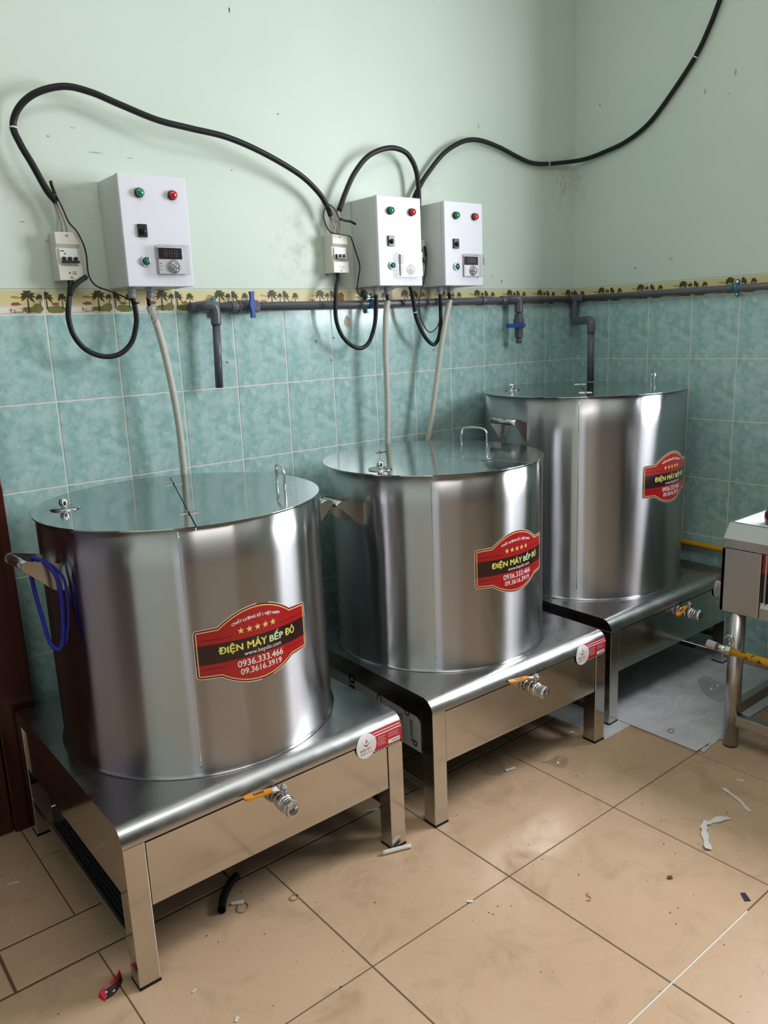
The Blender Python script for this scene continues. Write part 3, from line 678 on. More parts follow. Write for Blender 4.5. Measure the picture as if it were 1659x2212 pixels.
    p = [wp-sd*L+V(0, 0, zt), wp-sd*L+V(0, 0, zt+hh*0.6), wp-sd*(L-0.004)+V(0, 0, zt+hh-0.008), wp-sd*(L-0.016)+V(0, 0, zt+hh), wp+V(0, 0, zt+hh+0.003), wp+sd*(L-0.016)+V(0, 0, zt+hh), wp+sd*(L-0.004)+V(0, 0, zt+hh-0.008), wp+sd*L+V(0, 0, zt+hh*0.6), wp+sd*L+V(0, 0, zt)]
    mb = MB(); mb.tube(catmull(p, 6), rw, 'chrome', 12); mb.build('wire_handle', pw)
    # --- side handles: tube held by two bent brackets
    for ha in (ha0, 0.0):
        if ha == 0.0 and cx > -1.6: continue
        hf = hw/2
        u = V(math.cos(ha), math.sin(ha), 0); v = V(-u.y, u.x, 0); e = handle_e
        mb = MB(); mb.tube([c+u*(r+e)-v*hf+V(0, 0, handle_z), c+u*(r+e)+v*hf+V(0, 0, handle_z)], 0.0115, 'valve_steel', 20); h = mb.build('side_handle', K); sub(h)
        for s in (-1, 1):
            w0 = s*hf
            # attach where the bracket plane meets the pot wall
            att = math.sqrt(r*r-w0*w0)-r
            P2 = []
            for k in range(13): a = PI*0.58-PI*1.0*k/12; P2.append((e+0.013*math.cos(a), 0.013*math.sin(a)))
            prof2 = [(att-0.0005, 0.006-0.014), (att+0.012, 0.010-0.012)] + [(e-0.004, 0.0128)] + P2[1:10] + [(e*0.62, -0.040), (e*0.35, -0.060), (e*0.12, -0.070), (att-0.0005, -0.072)]
            mb = MB(); pts = [c+u*(r+a)+v*w0+V(0, 0, handle_z+b) for a, b in prof2]
            mb.prism(pts, v*(0.0018*s), 'valve_steel'); mb.build('bracket', h)
    # --- printed label bent round the pot
    def wrap(u, v, h): a = label_ang+u/r; q = r+0.0006+0.00012*h; return (cx+q*math.cos(a), cy+q*math.sin(a), label_z+v)
    mb = MB(); LABEL.lay(mb, wrap, 0.006); lb = mb.build('maker_label', K); lb['label'] = 'red and black maker label with yellow lettering'
    # --- drain valve through the front panel
    vo = Vector((valve_x, yf+math.tan(rot)*(valve_x-x0)+0.003, valve_z))
    def ring(y0, y1, r0, r1=None, seg=28, mn='valve_steel'): mb.cyl(vo+V(0, -y0, 0), vo+V(0, -y1, 0), r0, mn, seg, r1)
    mb = MB(); ring(0, 0.012, 0.014); ring(0.010, 0.022, 0.0195, seg=8); ring(0.022, 0.044, 0.0205, 0.0215); ring(0.044, 0.050, 0.0215, 0.018); ring(0.049, 0.060, 0.0185); 
    mb.lathe([(0.0205, 0.058), (0.0215, 0.062), (0.0215, 0.070), (0.0195, 0.0745), (0.0145, 0.0745), (0.0140, 0.062), (0.001, 0.060)], 'valve_steel', vo, 8, T=Matrix.Rotation(PI/2, 4, 'X'), smooth=False)
    vb = mb.build('drain_valve', K); sub(vb)
    st = vo+V(0, -0.033, 0)
    mb = MB(); mb.cyl(st+V(0, 0, 0.018), st+V(0, 0, 0.030), 0.008, 'valve_steel', 6); mb.cyl(st+V(0, 0, 0.030), st+V(0, 0, 0.036), 0.0105, 'valve_steel', 6); mb.cyl(st+V(0, 0, 0.036), st+V(0, 0, 0.050), 0.0042, 'valve_steel', 12)
    mb.cyl(st+V(0, 0, 0.0405), st+V(0, 0, 0.0465), 0.0075, 'valve_steel', 6); mb.build('valve_stem', vb)
    mb = MB(); d = V(math.cos(lever_ang), math.sin(lever_ang), 0); pp = V(-d.y, d.x, 0)
    def slab(s0, s1, w0, w1, z0, z1, t, mn):
        q = [st+d*s0+pp*w0+V(0, 0, z0), st+d*s1+pp*w1+V(0, 0, z1), st+d*s1-pp*w1+V(0, 0, z1), st+d*s0-pp*w0+V(0, 0, z0)]; mb.prism(q, (0, 0, t), mn)
    slab(-0.010, 0.014, 0.009, 0.008, 0.038, 0.038, 0.0025, 'valve_steel'); slab(0.013, 0.034, 0.008, 0.0075, 0.0385, 0.043, 0.0025, 'valve_steel')
    lv = mb.build('valve_lever', vb)
    K_lv = lv
    mb = MB()
    q = [(0.030, 0.0075), (0.085, 0.0095), (0.094, 0.0085), (0.099, 0.004), (0.099, -0.004), (0.094, -0.0085), (0.085, -0.0095), (0.030, -0.0075)]
    mb.prism([st+d*a+pp*b+V(0, 0, 0.0405) for a, b in q], (0, 0, 0.0065), 'orange_grip')
    for k in range(5): 
        a = 0.050+k*0.0055; mb.prism([st+d*a+pp*0.004+V(0, 0, 0.0471), st+d*(a+0.004)+pp*0.004+V(0, 0, 0.0471), st+d*(a+0.004)-pp*0.004+V(0, 0, 0.0471), st+d*a-pp*0.004+V(0, 0, 0.0471)], (0, 0, 0.0003), 'stk_black')
    # grip is a colour zone of the lever
    o2 = mb.build('lever_grip', vb, bevel=0.001)
    if vt:
        ax_ = vo-Vector(o)
        TM = Matrix.Translation(ax_) @ Matrix.Rotation(vt, 4, 'Y') @ Matrix.Translation(-ax_)
        for q_ in vb.children: q_.data.transform(TM); o2['label'] = 'orange plastic lever grip'
    # --- maker sticker over the right front corner of the stand
    mb = MB()
    def onfront(u, v, h):
        # follows the rounded front edge: v measured along the profile, 0 at 0.352 height
        x = wd-0.1275+u; s = 0.350+v; off = 0.0008+0.0001*h
        ya, za = 0.0, s
        if s > ZT-rr:
            a = (s-(ZT-rr))/rr; ya = rr-(rr+off)*math.cos(a); za = ZT-rr+(rr+off)*math.sin(a)
        else: ya = -off
        return S(x, ya, za)
    if sticker_dx is not None: STICK.lay(mb, onfront, None, 0.002); s_ = mb.build('maker_sticker', K); s_['label'] = 'small red and white maker sticker on the stand corner'
    return K
KG = 'boiling kettles on square stands'
kettle('stainless steel kettle nearest the camera at left, blue cloth strap hanging on its side handle', KG, -2.657, -0.893, 0.784, 0.808, 0.0, -2.258, -0.483, 0.362, 1.0135, 0.366, -2.262, -0.482,
       math.atan2(-0.66, -0.24), math.radians(-91.0), 0.703, 0.925, 0.0670, math.radians(-117), -2.272, 0.318, math.radians(171), 1, ha0=PI+0.053, hw=0.115)
kettle('middle stainless steel kettle of the three, printed protective film on the side of its stand', KG, -1.765, -0.899, 0.778, 0.808, -0.026, -1.373, -0.512, 0.348, 1.012, 0.361, -1.380, -0.505,
       math.radians(-76), math.radians(-89), 0.713, 0.918, 0.0710, math.radians(-135), -1.370, 0.322, math.radians(165), 1, film=True, ha0=PI-0.014, hw=0.105)
kettle('tallest stainless steel kettle standing in the room corner, grey pipe ending over its lid', KG, -0.896, -0.876, 0.829, 0.838, -0.008, -0.476, -0.424, 0.393, 1.162, 0.398, -0.478, -0.422,
       math.radians(40), math.radians(-87), 0.836, 1.065, 0.0420, math.radians(-145), -0.438, 0.318, math.radians(184), 1, vt=math.radians(-14), foot=0.0029, ha0=PI-0.068, hw=0.135)

# blue strap hanging on the first kettle's left handle
pts = [(-2.664, -0.535, 0.938), (-2.648, -0.560, 0.930), (-2.634, -0.585, 0.908), (-2.627, -0.592, 0.869), (-2.629, -0.592, 0.802), (-2.638, -0.592, 0.738), (-2.651, -0.588, 0.724), (-2.662, -0.575, 0.748), (-2.666, -0.560, 0.800), (-2.670, -0.545, 0.858), (-2.670, -0.535, 0.905), (-2.664, -0.535, 0.938)]
mb = MB(); P = catmull(pts, 6); b = len(mb.v)
mb.tube(P, 0.0048, 'blue_cloth', 8); mb.tube(catmull([(-2.664, -0.530, 0.936), (-2.640, -0.555, 0.928), (-2.616, -0.580, 0.895), (-2.612, -0.588, 0.860), (-2.616, -0.588, 0.790), (-2.630, -0.590, 0.732)], 6), 0.0035, 'blue_cloth', 8)
tag(mb.build('cloth_strap', origin=(-2.664, -0.535, 0.938)), 'bright blue cloth strap looped over the left handle of the nearest kettle', 'strap')

# ------------------------------------------------------------------ control boxes
def control_box():
    o = (-2.205, 0, 1.568); B = thing('control_box', '', 'control box', o, 'white control boxes on the wall')
    x0, z0 = o[0], o[2]; W, H = 0.203, 0.303
    mb = MB(); mb.box((x0, -0.130, z0), (x0+W-0.003, -0.0008, z0+H), 'housing_grey', 0.003); mb.build('housing', B)
    mb = MB(); mb.box((x0-0.001, -0.150, z0-0.001), (x0+W, -0.1325, z0+H+0.001), 'white_enamel', 0.0025); d = mb.build('door', B); sub(d)
    F = -0.150
    def lamp(u, v, mn, nm, ringm, rr=0.0125):
        c = V(x0+u, F, z0+v); mb = MB(); R = Matrix.Rotation(PI/2, 4, 'X')
        mb.lathe([(rr+0.001, 0), (rr+0.001, 0.006), (rr, 0.008), (rr-0.0015, 0.008)], ringm, c, 28, T=R)
        mb.lathe([(rr-0.0010, 0.0075), (rr-0.0015, 0.0145), (rr-0.0024, 0.0158), (0.0003, 0.0162)] if ringm == 'black_plastic' else [(rr-0.002, 0.0075), (rr-0.0025, 0.0105), (0.0003, 0.0105)], mn, c, 28, T=R)
        return mb.build(nm, d)
    a = lamp(0.057, 0.254, 'green_lens', 'pilot_lamp', 'black_plastic'); a['label'] = 'green pilot lamp'
    a = lamp(0.157, 0.254, 'red_lens', 'pilot_lamp', 'black_plastic'); a['label'] = 'red pilot lamp'
    a = lamp(0.056, 0.069, 'green_button', 'push_button', 'chrome'); a['label'] = 'green push button in a chrome ring'
    mb = MB(); mb.box((x0+0.042, F-0.007, z0+0.135), (x0+0.069, F-0.0002, z0+0.170), 'black_plastic', 0.001); R = Matrix.Rotation(PI/2, 4, 'X')
    mb.lathe([(0.0085, 0.006), (0.0085, 0.012), (0.0070, 0.014), (0.0002, 0.014)], 'black_rubber', V(x0+0.0555, F, z0+0.150), 20, T=R); mb.box((x0+0.054, F-0.017, z0+0.143), (x0+0.057, F-0.013, z0+0.157), 'black_plastic'); mb.build('selector_switch', d)
    u0, u1, v0, v1 = 0.094, 0.176, 0.034, 0.110
    mb = MB(); mb.box((x0+u0, F-0.006, z0+v0), (x0+u1, F-0.0002, z0+v1), 'face_silver', 0.0015); tc = mb.build('temperature_controller', d); sub(tc)
    mb = MB(); mb.box((x0+u0+0.001, F-0.0072, z0+0.076), (x0+u1-0.008, F-0.0061, z0+0.107), 'display_dark')
    for k in range(3):
        cx_ = x0+0.118+k*0.0155; cz = z0+0.0925; s = 0.0042; t = 0.0013
        for zz in (-0.0085, 0, 0.0085): mb.box((cx_-s, F-0.0076, cz+zz-t/2), (cx_+s, F-0.0073, cz+zz+t/2), 'digit_off')
        for xx in (-s, s): mb.box((cx_+xx-t/2, F-0.0076, cz-0.0085), (cx_+xx+t/2, F-0.0073, cz+0.0085), 'digit_off')
    mb.build('display', tc)
    mb = MB(); c = V(x0+0.141, F-0.006, z0+0.055); mb.lathe([(0.0190, 0), (0.0190, 0.0015), (0.0175, 0.0022), (0.0172, 0.003), (0.0150, 0.003), (0.0145, 0.010), (0.0130, 0.0115), (0.0080, 0.0115), (0.0070, 0.0150), (0.0002, 0.0150)], 'dial_grey', c, 32, T=R)
    for k in range(12):
        a_ = -0.7+k*(PI+1.4)/11; mb.box((c.x+0.0200*math.cos(a_)-0.0006, F-0.0066, c.z+0.0200*math.sin(a_)-0.0006), (c.x+0.0200*math.cos(a_)+0.0006, F-0.0061, c.z+0.0200*math.sin(a_)+0.0006), 'stk_black')
    for k in range(3): mb.box((x0+0.098, F-0.0066, z0+0.045+k*0.009), (x0+0.103, F-0.0061, z0+0.0465+k*0.009), 'stk_black')
    mb.build('dial', tc)
    mb = MB(); mb.box((x0+u0-0.006, F-0.028, z0+v0-0.004), (x0+u1+0.006, F-0.0005, z0+v1+0.005), 'clear_acrylic', 0.001); mb.build('clear_cover', tc)
    for u in (0.035, 0.090):
        c = V(x0+u, -0.080, z0); mb = MB(); mb.cyl(c+V(0, 0, 0), c+V(0, 0, -0.012), 0.0125, 'gland_grey', 8, smooth=False); mb.cyl(c+V(0, 0, -0.012), c+V(0, 0, -0.030), 0.0125, 'gland_grey', 16, 0.0095); mb.build('cable_gland', B)
    return B
def copy_tree(root, loc, label):
    r = root.copy(); COL.objects.link(r); r.location = loc; r['label'] = label
    def rec(src, dst):
        for ch in list(src.children):
            c = ch.copy(); COL.objects.link(c); c.parent = dst; rec(ch, c)
    rec(root, r); return r
cb = control_box(); cb['label'] = 'white control box on the wall above the nearest kettle, leftmost of three'
copy_tree(cb, (-1.284, 0, 1.572), 'white control box in the middle, its right side touching the hidden third breaker')
copy_tree(cb, (-0.963, 0, 1.573), 'white control box nearest the room corner, lamps green and red')
def breaker():
    o = (-2.365, 0, 1.590); B = thing('breaker_box', '', 'breaker', o, 'small breaker boxes feeding the control boxes'); x0, z0 = o[0], o[2]; W, H = 0.067, 0.130
    mb = MB()
    prof = [(-0.0008, 0), (-0.058, 0), (-0.058, 0.038), (-0.050, 0.044), (-0.050, 0.088), (-0.058, 0.098), (-0.058, H), (-0.0008, H)]
    mb.prism([V(x0, y, z0+z) for y, z in prof], (W, 0, 0), 'cream_plastic'); c_ = mb.build('cover', B, bevel=0.0015)
    mb = MB(); mb.box((x0+0.008, -0.0545, z0+0.046), (x0+W-0.008, -0.0503, z0+0.086), 'face_silver', 0.001)
    mb.box((x0+0.011, -0.0549, z0+0.078), (x0+0.022, -0.0546, z0+0.081), 'green_lens'); mb.box((x0+0.021, -0.0549, z0+0.070), (x0+0.025, -0.0546, z0+0.074), 'green_lens'); mb.build('switch_block', B)
    for k in range(3):
        mb = MB(); xx = x0+0.013+k*0.0165; mb.box((xx, -0.064, z0+0.052), (xx+0.009, -0.0548, z0+0.063), 'black_plastic', 0.001); mb.build('toggle', B)
    mb = MB(); mb.box((x0+0.009, -0.0685, z0+0.046), (x0+W-0.009, -0.0600, z0+0.0525), 'black_plastic', 0.0015); mb.build('tie_bar', B)
    for v in (0.008, 0.121):
        mb = MB(); mb.cyl(V(x0+W/2, -0.0578, z0+v), V(x0+W/2, -0.0592, z0+v), 0.004, 'gland_grey', 16); mb.box((x0+W/2-0.003, -0.0595, z0+v-0.0005), (x0+W/2+0.003, -0.0591, z0+v+0.0005), 'black_plastic'); mb.build('screw', B)
    mb = MB(); mb.prism([V(x0+0.026, -0.0583, z0+0.018), V(x0+0.032, -0.0583, z0+0.018), V(x0+0.029, -0.0583, z0+0.0235)], (0, -0.0003, 0), 'stk_black')
    for k, mn in enumerate(('stk_red', 'stk_black')):
        for j in range(3): mb.box((x0+0.037+j*0.0040, -0.0586, z0+0.0215-k*0.005), (x0+0.040+j*0.0040, -0.0583, z0+0.0235-k*0.005), mn)
    mb.build('printed_marks', B)
    return B
br = breaker(); br['label'] = 'cream breaker box left of the leftmost control box, three black toggles'
copy_tree(br, (-1.416, 0, 1.621), 'cream breaker box left of the middle control box, two thick cables above it')
copy_tree(br, (-1.047, 0, 1.616), 'cream breaker box tucked between the middle and right control boxes, mostly hidden')

# ------------------------------------------------------------------ cables and conduits
def cable(name, pts, r, label, cat='cable', mn='black_rubber', n=8, group=None, ties=(), seg=12, parts=()):
    P = catmull(pts, n); mb = MB(); mb.tube(P, r, mn, seg)
    if not parts and not ties:
        return tag(mb.build(name, origin=pts[0]), label, cat, group)
    K = thing(name, label, cat, pts[0], group); mb.build('sheath', K)
    for t in ties:
        i = int(t*(len(P)-2)); d = (P[i+1]-P[i]).normalized(); mb = MB(); mb.tube([P[i]-d*0.0022, P[i]+d*0.0022], r+0.0014, 'zip_tie', seg); mb.build('cable_tie', K)
    for pr, rr, mm, nm in parts:
        mb = MB(); mb.tube(catmull(pr, 6), rr, mm, 8); mb.build(nm, K)
    return K
G1 = 'thick black supply cables on the wall'
cable('supply_cable', [(-2.347, -0.050, 1.800), (-2.369, -0.05, 1.83), (-2.398, -0.05, 1.892), (-2.421, -0.045, 1.942), (-2.429, -0.03, 1.99), (-2.408, -0.04, 2.038), (-2.362, -0.055, 2.075), (-2.292, -0.065, 2.097), (-2.223, -0.07, 2.091), (-2.147, -0.075, 2.069), (-2.039, -0.08, 2.040), (-1.937, -0.08, 2.029), (-1.813, -0.08, 2.017), (-1.683, -0.075, 1.985), (-1.545, -0.065, 1.935), (-1.464, -0.055, 1.886), (-1.426, -0.05, 1.844), (-1.412, -0.05, 1.812)],
      0.0092, 'thick black cable arching from the left breaker over the leftmost control box', group=G1, ties=(0.235,),
      parts=[([(-2.349, -0.045, 1.802), (-2.342, -0.044, 1.772), (-2.337, -0.040, 1.745), (-2.336, -0.035, 1.715)], 0.0028, 'wire_pinkish', 'wire'), ([(-2.345, -0.048, 1.802), (-2.333, -0.044, 1.765), (-2.325, -0.040, 1.740), (-2.322, -0.035, 1.715)], 0.0028, 'wire_pinkish', 'wire'),
             ([(-2.351, -0.042, 1.800), (-2.345, -0.042, 1.765), (-2.347, -0.040, 1.740), (-2.347, -0.035, 1.715)], 0.0028, 'wire_grey', 'wire'),
             ([(-1.413, -0.045, 1.814), (-1.408, -0.045, 1.785), (-1.405, -0.042, 1.765), (-1.405, -0.035, 1.745)], 0.003, 'wire_pinkish', 'wire'), ([(-1.410, -0.050, 1.814), (-1.402, -0.048, 1.785), (-1.397, -0.042, 1.765), (-1.396, -0.035, 1.745)], 0.003, 'wire_pinkish', 'wire')])
cable('supply_cable', [(-1.375, -0.05, 1.831), (-1.346, -0.05, 1.887), (-1.3, -0.05, 1.959), (-1.235, -0.055, 2.023), (-1.148, -0.06, 2.056), (-1.071, -0.055, 2.054), (-1.026, -0.05, 2.026), (-1.003, -0.05, 1.976), (-0.998, -0.05, 1.894), (-1.003, -0.045, 1.82), (-1.010, -0.035, 1.77)],
      0.0092, 'thick black cable looping from the second breaker over the middle control box', group=G1,
      parts=[([(-1.375, -0.05, 1.833), (-1.385, -0.048, 1.805), (-1.391, -0.044, 1.775), (-1.391, -0.035, 1.745)], 0.003, 'wire_grey', 'wire'), ([(-1.374, -0.05, 1.833), (-1.378, -0.048, 1.805), (-1.380, -0.044, 1.775), (-1.379, -0.035, 1.745)], 0.003, 'wire_pinkish', 'wire'), ([(-1.372, -0.048, 1.833), (-1.372, -0.048, 1.805), (-1.371, -0.044, 1.775), (-1.371, -0.035, 1.745)], 0.0026, 'wire_pinkish', 'wire')])
cable('supply_cable', [(-1.028, -0.032, 1.77), (-1.020, -0.03, 1.84), (-1.0, -0.026, 1.900), (-0.966, -0.024, 1.948), (-0.925, -0.025, 1.996), (-0.841, -0.03, 2.075), (-0.739, -0.03, 2.126), (-0.648, -0.03, 2.14), (-0.527, -0.025, 2.127), (-0.414, -0.022, 2.102), (-0.326, -0.018, 2.088), (-0.236, -0.018, 2.090), (-0.126, -0.024, 2.104), (-0.040, -0.040, 2.117), (-0.018, -0.085, 2.122), (-0.016, -0.159, 2.131), (-0.014, -0.275, 2.154), (-0.014, -0.384, 2.204), (-0.014, -0.485, 2.296), (-0.014, -0.58, 2.402), (-0.014, -0.632, 2.488), (-0.014, -0.67, 2.571), (-0.014, -0.705, 2.66), (-0.014, -0.76, 2.85), (-0.014, -0.80, 3.05), (-0.014, -0.82, 3.29)],
      0.0092, 'thick black cable waving across the room corner and climbing the right wall', group=G1, ties=(0.455, 0.765))
G2 = 'black cable loops hanging under the breakers'
cable('power_lead', [(-2.333, -0.050, 1.589), (-2.343, -0.06, 1.558), (-2.355, -0.07, 1.52), (-2.359, -0.07, 1.482), (-2.35, -0.07, 1.437), (-2.321, -0.07, 1.397), (-2.274, -0.07, 1.375), (-2.224, -0.07, 1.379), (-2.184, -0.072, 1.411), (-2.165, -0.076, 1.464), (-2.164, -0.079, 1.505), (-2.170, -0.08, 1.545)], 0.0075,
      'black cable loop hanging from the left breaker to the leftmost control box', group=G2,
      parts=[([(-2.336, -0.030, 1.595), (-2.338, -0.045, 1.575), (-2.342, -0.06, 1.558)], 0.0025, 'wire_blue', 'wire'), ([(-2.328, -0.030, 1.595), (-2.331, -0.045, 1.578), (-2.338, -0.06, 1.560)], 0.0020, 'wire_yellow', 'wire'),
             ([(-2.346, -0.066, 1.548), (-2.334, -0.066, 1.570), (-2.312, -0.064, 1.588), (-2.291, -0.060, 1.600)], 0.0070, 'black_rubber', 'peeled_sheath')])
cable('power_lead', [(-1.386, -0.035, 1.623), (-1.402, -0.06, 1.600), (-1.422, -0.07, 1.55), (-1.426, -0.07, 1.461), (-1.398, -0.07, 1.396), (-1.337, -0.07, 1.357), (-1.287, -0.07, 1.371), (-1.258, -0.075, 1.432), (-1.250, -0.08, 1.50), (-1.249, -0.08, 1.549)], 0.0075, 'black cable loop hanging from the second breaker in front of the grey water pipe', group=G2, n=10,
      parts=[([(-1.376, -0.03, 1.624), (-1.383, -0.04, 1.612), (-1.395, -0.055, 1.602)], 0.002, 'black_rubber', 'wire')])
cable('power_lead', [(-1.080, -0.045, 1.62), (-1.073, -0.07, 1.576), (-1.059, -0.07, 1.521), (-1.045, -0.07, 1.452), (-1.004, -0.07, 1.385), (-0.961, -0.07, 1.354), (-0.933, -0.07, 1.378), (-0.922, -0.072, 1.431), (-0.925, -0.078, 1.50), (-0.928, -0.08, 1.549)], 0.0075, 'black cable loop hanging between the middle and right control boxes', group=G2, ties=(0.3,))
G3 = 'thin black wires by the breakers'
cable('sensor_wire', [(-2.356, -0.06, 1.843), (-2.351, -0.06, 1.823), (-2.335, -0.06, 1.782), (-2.323, -0.062, 1.746), (-2.305, -0.065, 1.722), (-2.290, -0.064, 1.687), (-2.284, -0.06, 1.655), (-2.285, -0.06, 1.617), (-2.281, -0.06, 1.595), (-2.266, -0.06, 1.575), (-2.234, -0.065, 1.561), (-2.191, -0.07, 1.543), (-2.165, -0.092, 1.524), (-2.155, -0.088, 1.526)], 0.0022, 'thin black wire with a taped end beside the left breaker, running to its control box', group=G3, seg=8,
      parts=[([(-2.358, -0.06, 1.852), (-2.3565, -0.06, 1.840), (-2.351, -0.06, 1.820)], 0.0045, 'black_rubber', 'taped_end')])
cable('sensor_wire', [(-1.326, -0.07, 1.787), (-1.352, -0.07, 1.795), (-1.390, -0.07, 1.802), (-1.404, -0.07, 1.827), (-1.432, -0.07, 1.845), (-1.453, -0.07, 1.824), (-1.455, -0.07, 1.794), (-1.435, -0.072, 1.757), (-1.400, -0.078, 1.748), (-1.355, -0.075, 1.744), (-1.339, -0.068, 1.735), (-1.317, -0.06, 1.693), (-1.302, -0.06, 1.646), (-1.308, -0.055, 1.597), (-1.314, -0.055, 1.557), (-1.294, -0.07, 1.536), (-1.250, -0.09, 1.537)], 0.0022, 'thin black wire curling round the second breaker with a taped end pointing right', group=G3, seg=8,
      parts=[([(-1.320, -0.07, 1.786), (-1.340, -0.07, 1.794), (-1.362, -0.07, 1.796), (-1.386, -0.07, 1.800)], 0.0042, 'black_rubber', 'taped_end')])
cable('sensor_wire', [(-0.987, -0.068, 1.70), (-0.984, -0.068, 1.676), (-1.002, -0.072, 1.599), (-1.024, -0.08, 1.564), (-1.040, -0.082, 1.518), (-1.040, -0.083, 1.475), (-1.029, -0.08, 1.447), (-0.994, -0.07, 1.411), (-0.963, -0.066, 1.403), (-0.940, -0.08, 1.432), (-0.930, -0.09, 1.512)], 0.0022, 'thin black wire hanging between the middle and right control boxes', group=G3, seg=8,
      parts=[([(-0.992, -0.068, 1.722), (-0.988, -0.068, 1.705), (-0.985, -0.068, 1.685)], 0.005, 'black_rubber', 'taped_end')])
mb = MB(); mb.tube(catmull([(-2.100, -0.080, 1.548), (-2.115, -0.096, 1.530), (-2.133, -0.096, 1.545), (-2.128, -0.096, 1.565), (-2.112, -0.096, 1.560), (-2.108, -0.100, 1.520), (-2.112, -0.102, 1.480), (-2.132, -0.102, 1.472), (-2.128, -0.102, 1.505), (-2.112, -0.102, 1.515), (-2.104, -0.102, 1.49), (-2.122, -0.102, 1.455), (-2.134, -0.102, 1.47), (-2.116, -0.100, 1.520)], 8), 0.0011, 'wire_grey', 6)
tag(mb.build('binding_wire', origin=(-2.1, -0.08, 1.548)), 'thin grey wire twisted around the top of the leftmost corrugated conduit', 'wire')
def conduit(pts, r, label):
    K = thing('corrugated_conduit', label, 'conduit', pts[0], 'pale corrugated conduits behind the kettles')
    P = catmull(pts, 60); 
    # resample evenly, ribs every 4.5 mm
    D = [0]; 
    for a, b in zip(P, P[1:]): D.append(D[-1]+(b-a).length)
    step = 0.0011; out = []; rad = []; s = 0; i = 0
    while s < D[-1]:
        while D[i+1] < s: i += 1
        t = (s-D[i])/(D[i+1]-D[i]); out.append(P[i].lerp(P[i+1], t)); rad.append(r+0.0009*math.cos(2*PI*s/0.0044)); s += step
    mb = MB(); mb.tube(out, r, 'conduit_plastic', 14, radii=rad); mb.build('conduit', K)
    mb = MB(); mb.tube([V(*pts[0])+V(0, 0.002, 0.034), V(*pts[0])+V(0, 0, -0.01)], r*0.55, 'black_rubber', 10); mb.build('cable_core', K)
    return K
conduit([(-2.121, -0.082, 1.514), (-2.108, -0.09, 1.462), (-2.094, -0.09, 1.393), (-2.082, -0.09, 1.309), (-2.073, -0.09, 1.224), (-2.067, -0.09, 1.136), (-2.064, -0.085, 1.063), (-2.062, -0.08, 1.0), (-2.066, -0.06, 0.85), (-2.08, -0.05, 0.6), (-2.09, -0.05, 0.3)], 0.0105, 'pale corrugated conduit slanting down behind the nearest kettle')
conduit([(-1.196, -0.082, 1.520), (-1.215, -0.09, 1.455), (-1.222, -0.09, 1.338), (-1.222, -0.09, 1.236), (-1.224, -0.09, 1.115), (-1.228, -0.085, 0.983), (-1.235, -0.07, 0.85), (-1.24, -0.06, 0.6), (-1.24, -0.06, 0.3)], 0.0105, 'pale corrugated conduit dropping straight under the middle control box')
conduit([(-0.878, -0.082, 1.520), (-0.910, -0.09, 1.448), (-0.939, -0.09, 1.343), (-0.958, -0.09, 1.254), (-0.982, -0.09, 1.147), (-1.007, -0.085, 1.021), (-1.016, -0.08, 0.967), (-1.025, -0.07, 0.85), (-1.03, -0.06, 0.6), (-1.03, -0.06, 0.3)], 0.0105, 'pale corrugated conduit leaning left under the right control box')

# ------------------------------------------------------------------ water pipe with taps
ZP = 1.517; YP = -0.022; RP = 0.0137
K = thing('water_pipe', 'long dark grey plastic water pipe with blue taps along both tiled walls', 'pipe', (-1.96, YP, ZP))
mb = MB()
mb.tube([(-1.955, YP, ZP-0.006), (-1.2, YP, ZP-0.003), (-0.6, YP, ZP+0.004), (-0.026, YP, ZP+0.006)], RP, 'grey_pvc', 20); mb.build('main_pipe', K)
mb = MB(); mb.tube([(-0.020, -0.024, ZP+0.006), (-0.020, -0.5, ZP+0.006), (-0.020, -1.30, ZP+0.004)], RP, 'grey_pvc', 20); mb.build('main_pipe', K)
def sock(p0, p1, r=0.0178, nm='coupling', mn='grey_pvc'):
    mb = MB(); mb.cyl(p0, p1, r, mn, 24); return mb.build(nm, K, bevel=0.001)
# left end: tee, branch towards the room, elbow and drop
mb = MB(); mb.cyl((-1.962, YP, ZP-0.006), (-1.905, YP, ZP-0.006), 0.0165, 'grey_pvc', 24); mb.build('end_elbow', K)
mb = MB(); mb.tube(catmull([(-1.935, -0.026, ZP-0.004), (-1.925, -0.050, ZP-0.003), (-1.912, -0.058, ZP-0.002), (-1.898, -0.060, ZP-0.006), (-1.893, -0.060, ZP-0.022), (-1.893, -0.060, ZP-0.062)], 8), 0.0168, 'grey_pvc', 24); mb.build('elbow', K)
mb = MB(); mb.cyl((-1.893, -0.060, ZP-0.055), (-1.901, -0.060, 1.256), 0.0128, 'grey_pvc', 24); mb.cyl((-1.901, -0.060, 1.2575), (-1.901, -0.060, 1.2555), 0.0095, 'black_rubber', 20); mb.build('drop_pipe', K)
sock((-1.815, YP, ZP-0.005), (-1.780, YP, ZP-0.005))
